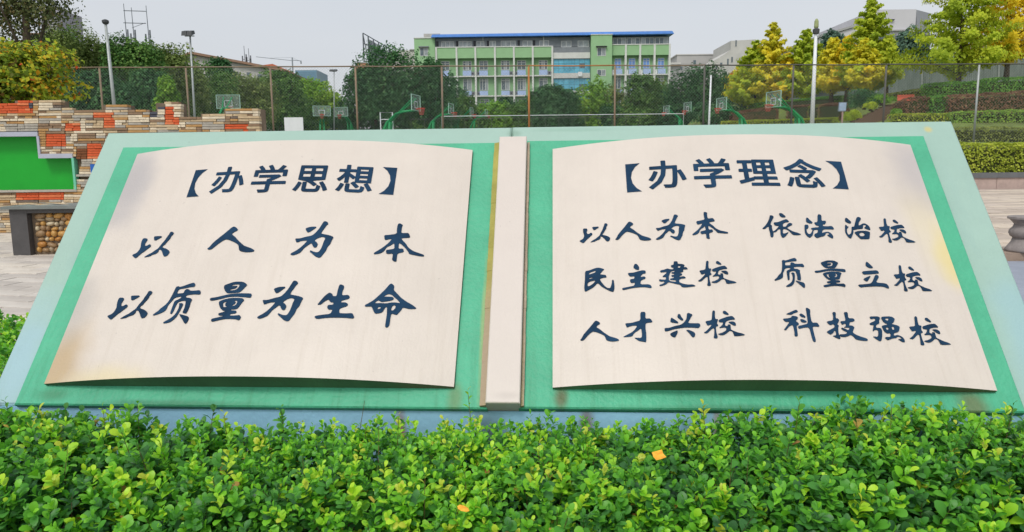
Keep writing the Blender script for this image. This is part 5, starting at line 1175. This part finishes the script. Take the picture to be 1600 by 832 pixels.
# left wing bays
PIL=[682,713.6,743,773.5,803,832.5,863]
bb('parapet',680.5,864,73,90,0,.98,MBG); bb('coping',680.5,864,72,73.4,-.12,.6,MWT)
FL=[(97,108,117.5),(125,140,148.5),(157,170,180)]
for i,p in enumerate(PIL): bb('pilaster',p-1.4,p+1.4,73.6,200,-.18,.99,MWT)
for y0,y1,ys_ in FL: bb('floor_slab',680.6,864,ys_,ys_+1.8,-.05,.98,MWT)
for i in range(6):
    a,c=PIL[i],PIL[i+1]; m_=(a+c)/2-(2.5 if i%2==0 else -1.5)
    for j,(y0,y1,ys_) in enumerate(FL):
        bwin(m_-7,m_+6.5,y0-3.5,y1,.98,3 if (i+j)%2 else 2,None,y0)
        bb('ledge_panel',m_-7,m_+6.2,y1+1.5,ys_-.2,.0,.2,MLP)
        if not(i==0 and j==0):
            s=1 if i%2 else -1; cx=c-4.6 if s>0 else a+4.6
            ac=bb('air_conditioner',cx-2.8,cx+2.8,ys_-6.5,ys_-.2,.15,.75,MGM)
            f=MB(); f.tube([((bx(cx)),BY+.10,bz(ys_-3.3)),((bx(cx)),BY+.148,bz(ys_-3.3))],.21,10); part('fan',f,M['darkmetal'],ac)
# glass bay
bb('grey_band',864.6,922,74,82.5,.2,.98,MGM); bb('white_band',864.6,922,82.7,92,.1,.98,MWT); bb('white_band',864.6,922,114.8,122.6,.1,.98,mat('white_band2',srgb(200,200,196),.7,.1,1))
bb('air_conditioner',903,909.5,113.5,120.5,-.4,.1,M['white'])
for y0,y1 in ((92.2,114.6),(122.8,142),(150,172)):
    rws=3 if y1-y0>20 else 2
    for r_ in range(rws):
        for k in range(7):
            x0=865+57*k/7; hh=(y1-y0)/rws; dk=(k==5 and r_==1)
            bb('glass_panel',x0+.15,x0+57/7-.15,y0+r_*hh+.15,y0+(r_+1)*hh-.15,.42,.5,M['glassdark'] if dk else MBLG)
bb('white_band',864.6,922,142.2,149.8,.1,.98,MWT)
bb('glass_bay_back',864.6,922,92,180,.6,.97,M['darkmetal'])
# stair tower
bb('tower',922.6,955,57,200,-1.2,1.2,MBG); bb('coping',922,955.6,56,57.2,-1.35,1.3,MWT); bb('vent_hood',930,941,53.5,56,-.8,.5,M['darkmetal'])
for y0,y1 in ((77,90),(111,121),(142,153)): bwin(932,945.5,y0,y1,-1.2,2)
bb('canopy',930,947,75,76,-1.9,-1.2,M['darkmetal'])
# right wing
PR=[955.5,977.5,1000,1022.5,1046]
bb('parapet',956,1046,72,88,0,.98,MBG); bb('coping',955.6,1047,70.6,72,-.12,.7,MWT)
bb('glazed_top',956,1046,58.5,70.4,.75,.99,MGM)
for k in range(4): bwin(958+22*k,958+22*k+20.5,60,70.4,.74,3)
for p in PR[1:]: bb('pilaster',p-1.5,p+1.5,72.2,200,-.18,.99,MWT)
for y0,y1,ys_ in FL: bb('floor_slab',956,1047,ys_,ys_+1.8,-.05,.98,MWT)
for i in range(4):
    m_=(PR[i]+PR[i+1])/2
    for j,(y0,y1,ys_) in enumerate(FL): 
        bwin(m_-5.5,m_+5,y0-5,y1,.98,2,MBC if j==0 else None,y0-1); bb('ledge_panel',m_-6,m_+6,y1+1.5,ys_-.2,0,.2,MLP)
        ac=bb('air_conditioner',m_-10,m_-6.8,ys_-7,ys_-.2,.15,.75,M['white'])
# ======================= other far buildings =======================
def blk(par,name,x0,x1,y0,y1,Y,dep,m_,yb=None):
    b=MB(); a,c=at(x0,y0,Y),at(x1,y0,Y); zb=at(x0,y1,Y).z; b.box(a.x,c.x,Y,Y+dep,zb,a.z); return part(name,b,m_,par)
MWH=mat('far_white_wall',srgb(196,194,188),.85,.1,.4,.1,3); MGY=mat('far_grey_wall',srgb(164,164,162),.85,.1,.3); MRT=mat('old_tile_roof',srgb(150,120,100),.9,.2,1,.3,6)
def fwins(par,lst,Y,m_=None):
    for x0,x1,y0,y1 in lst:
        w_=blk(par,'window',x0,x1,y0,y1,Y-.08,.1,MGY); blk(w_,'pane',x0+.5,x1-.5,y0+.5,y1-.5,Y-.12,.04,m_ or M['glassdark'])
# white gabled house
gh=thing('gabled_house','long white house with a shallow brown tiled gable roof, behind trees on the left','building',(at(350,120,92).x,92,gz(92)))
P_=[at(282,93,92),at(302,86,92),at(440,112,92)]
zb=gz(92); b=MB(); A=[(P_[0].x,92,zb),(at(440,120,92).x,92,zb),(P_[2].x,92,P_[2].z),(P_[1].x,92,P_[1].z),(P_[0].x,92,P_[0].z)]; Bk=[(x,y+14,z) for x,y,z in A]
b.poly(A); b.poly(Bk[::-1]); [b.poly([A[i],Bk[i],Bk[(i+1)%5],A[(i+1)%5]][::-1]) for i in range(5)]; part('wall',b,MWH,gh)
b=MB()
for (p,q) in ((P_[0],P_[1]),(P_[1],P_[2])):
    d=(q-p).normalized()*.35; p2,q2=p-d*(1 if p is P_[0] else 0),q+d*(1 if q is P_[2] else 0); u_=Vector((0,0,.28))
    b.hexa([p2+Vector((0,-.6,.03)),q2+Vector((0,-.6,.03)),q2+Vector((0,14.5,.03)),p2+Vector((0,14.5,.03)),p2+Vector((0,-.6,.03))+u_,q2+Vector((0,-.6,.03))+u_,q2+Vector((0,14.5,.03))+u_,p2+Vector((0,14.5,.03))+u_])
part('roof',b,MRT,gh); fwins(gh,[(365,372,112,118),(385,392,113,119),(402,409,116,122)],92)
rh=thing('red_roofed_house','low house with a red-orange tiled roof right of the white gabled one','building',(at(425,110,100).x,100,gz(100)))
b=MB(); p,q,e=at(400,108,100),at(428,104.5,100),at(446,115,100); zb=gz(100); A=[(p.x,100,zb),(e.x,100,zb),(e.x,100,e.z),(q.x,100,q.z),(p.x,100,p.z)]; Bk=[(x,y+8,z) for x,y,z in A]; b.poly(A); b.poly(Bk[::-1]); [b.poly([A[i],Bk[i],Bk[(i+1)%5],A[(i+1)%5]][::-1]) for i in range(4)]; part('wall',b,MWH,rh)
b=MB(); MRR=mat('red_roof',srgb(190,110,80),.85,.2,1)
for (p1,q1) in ((p,q),(q,e)): b.hexa([p1+Vector((0,-.5,.02)),q1+Vector((0,-.5,.02)),q1+Vector((0,8,.02)),p1+Vector((0,8,.02)),p1+Vector((0,-.5,.3)),q1+Vector((0,-.5,.3)),q1+Vector((0,8,.3)),p1+Vector((0,8,.3))])
part('roof',b,MRR,rh)
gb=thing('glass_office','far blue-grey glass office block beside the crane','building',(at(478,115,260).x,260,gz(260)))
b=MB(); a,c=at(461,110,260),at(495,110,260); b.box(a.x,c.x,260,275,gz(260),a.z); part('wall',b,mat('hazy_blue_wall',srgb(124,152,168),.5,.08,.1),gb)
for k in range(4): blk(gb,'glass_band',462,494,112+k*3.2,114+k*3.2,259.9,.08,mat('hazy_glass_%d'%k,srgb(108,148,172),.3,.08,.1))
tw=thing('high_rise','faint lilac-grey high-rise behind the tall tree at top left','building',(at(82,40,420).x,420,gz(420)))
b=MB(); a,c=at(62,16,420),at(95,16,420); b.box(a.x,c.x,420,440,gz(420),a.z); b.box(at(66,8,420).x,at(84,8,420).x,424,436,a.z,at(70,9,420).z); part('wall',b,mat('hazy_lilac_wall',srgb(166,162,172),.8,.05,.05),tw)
for k in range(8): blk(tw,'balcony_band',64,93,20+k*4,21.6+k*4,419.3,.6,MGY)
hh_=thing('hillside_house','small pale house half hidden in the trees at top left','building',(at(50,60,75).x,75,gz(75)))
blk(hh_,'wall',34,66,54,110,75,8,MWH); blk(hh_,'roof',33,67,52,54,74.6,9,MRT); fwins(hh_,[(48,58,55,58)],75)
ob=thing('orange_house','small orange-brown wall end peeking left of the big dark tree','building',(at(562,110,150).x,150,gz(150)))
blk(ob,'wall',556,572,99,160,150,6,mat('orange_render',srgb(190,140,110),.85,.1,.5)); blk(ob,'coping',555.5,572.5,97.5,99,149.9,6.2,MGY)
# white wing + big rooftop billboard frame seen edge-on
rw=thing('white_wing','plain whitish wing of a building left of the green school','building',(at(612,120,174).x,174,gz(174)))
blk(rw,'wall',577,648,82,230,174,12,MWH); blk(rw,'coping',640,648,77,79,173.8,3,MGY); blk(rw,'wall',620,648,79,82,174.2,8,MWH)
bf=thing('billboard_frame','rooftop billboard steel frame seen nearly edge-on, left of the green school','billboard',(at(575,90,172).x,172,at(575,100,172).z))
MST2=mat('grey_steel',srgb(104,110,116),.6,.1); zr_=at(577,99,172).z; b=MB()
xs=[567+73*(k/9)**1.0 for k in range(10)]
for k,px in enumerate(xs):
    t=at(px,52+ (px-567)*.58,172+ .35*k); f=Vector((t.x,t.y,zr_-.2)); b.tube([f,t],.16,5,False)
    b.tube([Vector((t.x+.9,t.y+1.6,zr_-.2)),Vector((t.x,t.y,t.z-.3))],.10,4,False)
    if k:
        for q in (0,.33,.66): b.tube([pv_+(pf_-pv_)*q,t+(f-t)*q],.11,4,False)
        b.tube([pv_,f],.08,4,False)
    pv_,pf_=t,f
part('frame',b,MST2,bf)
b=MB(); a=at(572,55,126.8); 
for k in range(6):
    x0=575+k*3.2; t0=56+(x0-567)*.58; p0=at(x0,t0,173); p1=at(x0+2.9,t0+2,173.3); b.hexa([(p0.x,173,zr_),(p1.x,173.3,zr_),(p1.x,173.36,zr_),(p0.x,173.06,zr_),(p0.x,173,p0.z),(p1.x,173.3,p1.z),(p1.x,173.36,p1.z),(p0.x,173.06,p0.z)])
part('panels',b,mat('billboard_back',srgb(140,146,152),.7,.1),bf)
# telecom masts
def mast(px,yt,yb,Y,lab,w=.9,name='antenna_mast'):
    t,g0=at(px,yt,Y),at(px,yb,Y); zb=gz(Y) if Y<200 else gz(200); r=thing(name,lab,'antenna',(t.x,Y,g0.z),'antenna masts')
    b=MB(); b.tube([(t.x+.12,Y,g0.z-4),(t.x,Y,t.z)],[.075,.03],6); part('pole',b,MST2,r)
    H_=t.z-g0.z
    for k,f in enumerate((.12,.24,.33)):
        b=MB(); s=(-1)**k; x=t.x+s*.25; z=g0.z+H_*f; b.box(x-.07,x+.07,Y-.12,Y-.02,z-.45,z+.45); b.tube([(t.x,Y,z),(x,Y-.05,z)],.03,4); part('panel_antenna',b,MST2,r)
    return r
mast(193,6,76,86,'left-most of three rooftop aerial masts above the left trees'); mast(205,12,74,86,'middle aerial mast above the left trees'); mast(228,9,76,86,'right aerial mast above the left trees, joined by crossbars')
br=thing('mast_bracing','two horizontal crossbars tying the aerial masts together','bracing',at(210,36,86.1)); b=MB()
for y0 in (17,36): b.tube([at(193,y0,86.1),at(228,y0+1,86.1)],.045,5)
b.tube([at(206,44,86.1),at(227,36,86.1)],.025,4); part('crossbar',b,MST2,br)
sh=thing('hilltop_house','small flat-roofed pale house under the aerial masts','building',at(190,80,88)); blk(sh,'wall',172,205,71,110,88,7,MWH); blk(sh,'roof',170,207,69.5,71,87.6,8,MGY)
mast(381,72,100,100,'left one of two close antenna masts over the gabled house'); mast(388,76,101,100,'right one of two close antenna masts over the gabled house')
# crane
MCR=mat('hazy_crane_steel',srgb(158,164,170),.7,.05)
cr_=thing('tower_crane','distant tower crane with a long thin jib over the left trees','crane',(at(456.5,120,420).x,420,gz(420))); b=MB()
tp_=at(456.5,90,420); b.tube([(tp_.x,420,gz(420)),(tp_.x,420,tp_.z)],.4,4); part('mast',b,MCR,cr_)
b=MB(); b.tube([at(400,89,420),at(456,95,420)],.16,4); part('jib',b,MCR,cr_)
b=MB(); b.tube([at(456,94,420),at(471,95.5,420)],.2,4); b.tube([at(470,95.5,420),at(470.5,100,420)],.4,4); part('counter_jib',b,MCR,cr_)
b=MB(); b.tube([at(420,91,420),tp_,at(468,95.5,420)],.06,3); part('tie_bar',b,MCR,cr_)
# grey stepped blocks right of the school
g1=thing('grey_block','grey stepped concrete block right of the green school','building',(at(1090,110,205).x,205,gz(170)))
blk(g1,'wall',1048,1130,100,240,205.0,20,MGY); blk(g1,'upper_storey',1058,1118,86,100,207.0,16,mat('far_grey_light',srgb(176,174,170),.85,.08,.2)); blk(g1,'stair_hut',1047,1064,98,101,204.0,6,MWH)
blk(g1,'parapet',1057,1119,85,86.4,206.8,16.4,MWH); fwins(g1,[(1063,1067,104,110),(1083,1088,94,101)],205)
g2_=thing('white_terrace_block','whitish building with stepped roofline and dark windows, left of the ginkgos','building',(at(1150,110,188).x,188,gz(150)))
b=MB(); Pt=[at(1100,108,188),at(1112,97,188),at(1128,88,188),at(1142,78,188),at(1142,64,188),at(1180,62,188)]; A=[(p.x,188,p.z) for p in Pt]; A=[(A[0][0],188,gz(150))]+A+[(A[-1][0],188,gz(150))]; Bk=[(x,y+16,z) for x,y,z in A]; b.poly(A[::-1]); b.poly(Bk); [b.poly([A[i],Bk[i],Bk[(i+1)%8],A[(i+1)%8]][::-1]) for i in range(8)]; part('wall',b,MWH,g2_)
fwins(g2_,[(1149,1151.5,63,73),(1136,1139,92,102),(1142.5,1145.5,89,98),(1125,1129,98,105),(1118,1121,102,108),(1160,1164,88,96)],188)
# big grey hall on the hill
ar=thing('grey_hall','large pale grey hall with sloping roofs high behind the ginkgos','building',(at(1380,60,170).x,170,at(1380,120,170).z))
MHL=mat('hall_cladding',srgb(200,198,202),.7,.06,.1)
blk(ar,'wall',1366,1432,15.5,120,170,30,MHL)
b=MB(); A=[at(1432,15.5,170),at(1453,21,172),at(1453,120,172),at(1432,120,170)]; b.hexa([A[3],A[2],A[2]+Vector((0,28,0)),A[3]+Vector((0,30,0)),A[0],A[1],A[1]+Vector((0,28,0)),A[0]+Vector((0,30,0))]); part('wall',b,mat('hall_side',srgb(150,152,158),.7,.06,.1),ar)
b=MB(); A=[at(1280,60,169),at(1366,34,169),at(1366,120,169),at(1280,120,169)]; b.hexa([A[3],A[2],A[2]+Vector((0,24,0)),A[3]+Vector((0,24,0)),A[0],A[1],A[1]+Vector((0,24,0)),A[0]+Vector((0,24,0))]); part('low_wing',b,MHL,ar)
b=MB(); u_=Vector((0,0,.5)); A=[at(1278,59.5,168.6),at(1367,33,168.6)]; b.hexa([A[0],A[1],A[1]+Vector((0,25,0)),A[0]+Vector((0,25,0)),A[0]+u_,A[1]+u_,A[1]+u_+Vector((0,25,0)),A[0]+u_+Vector((0,25,0))]); part('roof_edge',b,MGY,ar)
blk(ar,'ledge',1366,1398,30.5,32,169.5,.5,M['darkmetal']); blk(ar,'ledge',1366,1420,47,49,169.4,.6,MGY); blk(ar,'window_band',1372,1420,56,61,169.6,.35,M['glassdark'])
fh=thing('low_white_house','pale low building at the right edge under the golden ginkgo','building',(at(1590,75,120).x,120,at(1590,100,120).z))
blk(fh,'wall',1572,1640,59,110,120,10,MWH); fwins(fh,[(1578,1583,62,67),(1590,1595,62,67)],120); blk(fh,'green_awning',1568,1640,70,73,118.6,1.4,mat('green_awning',srgb(120,190,150),.6,.1,.5))
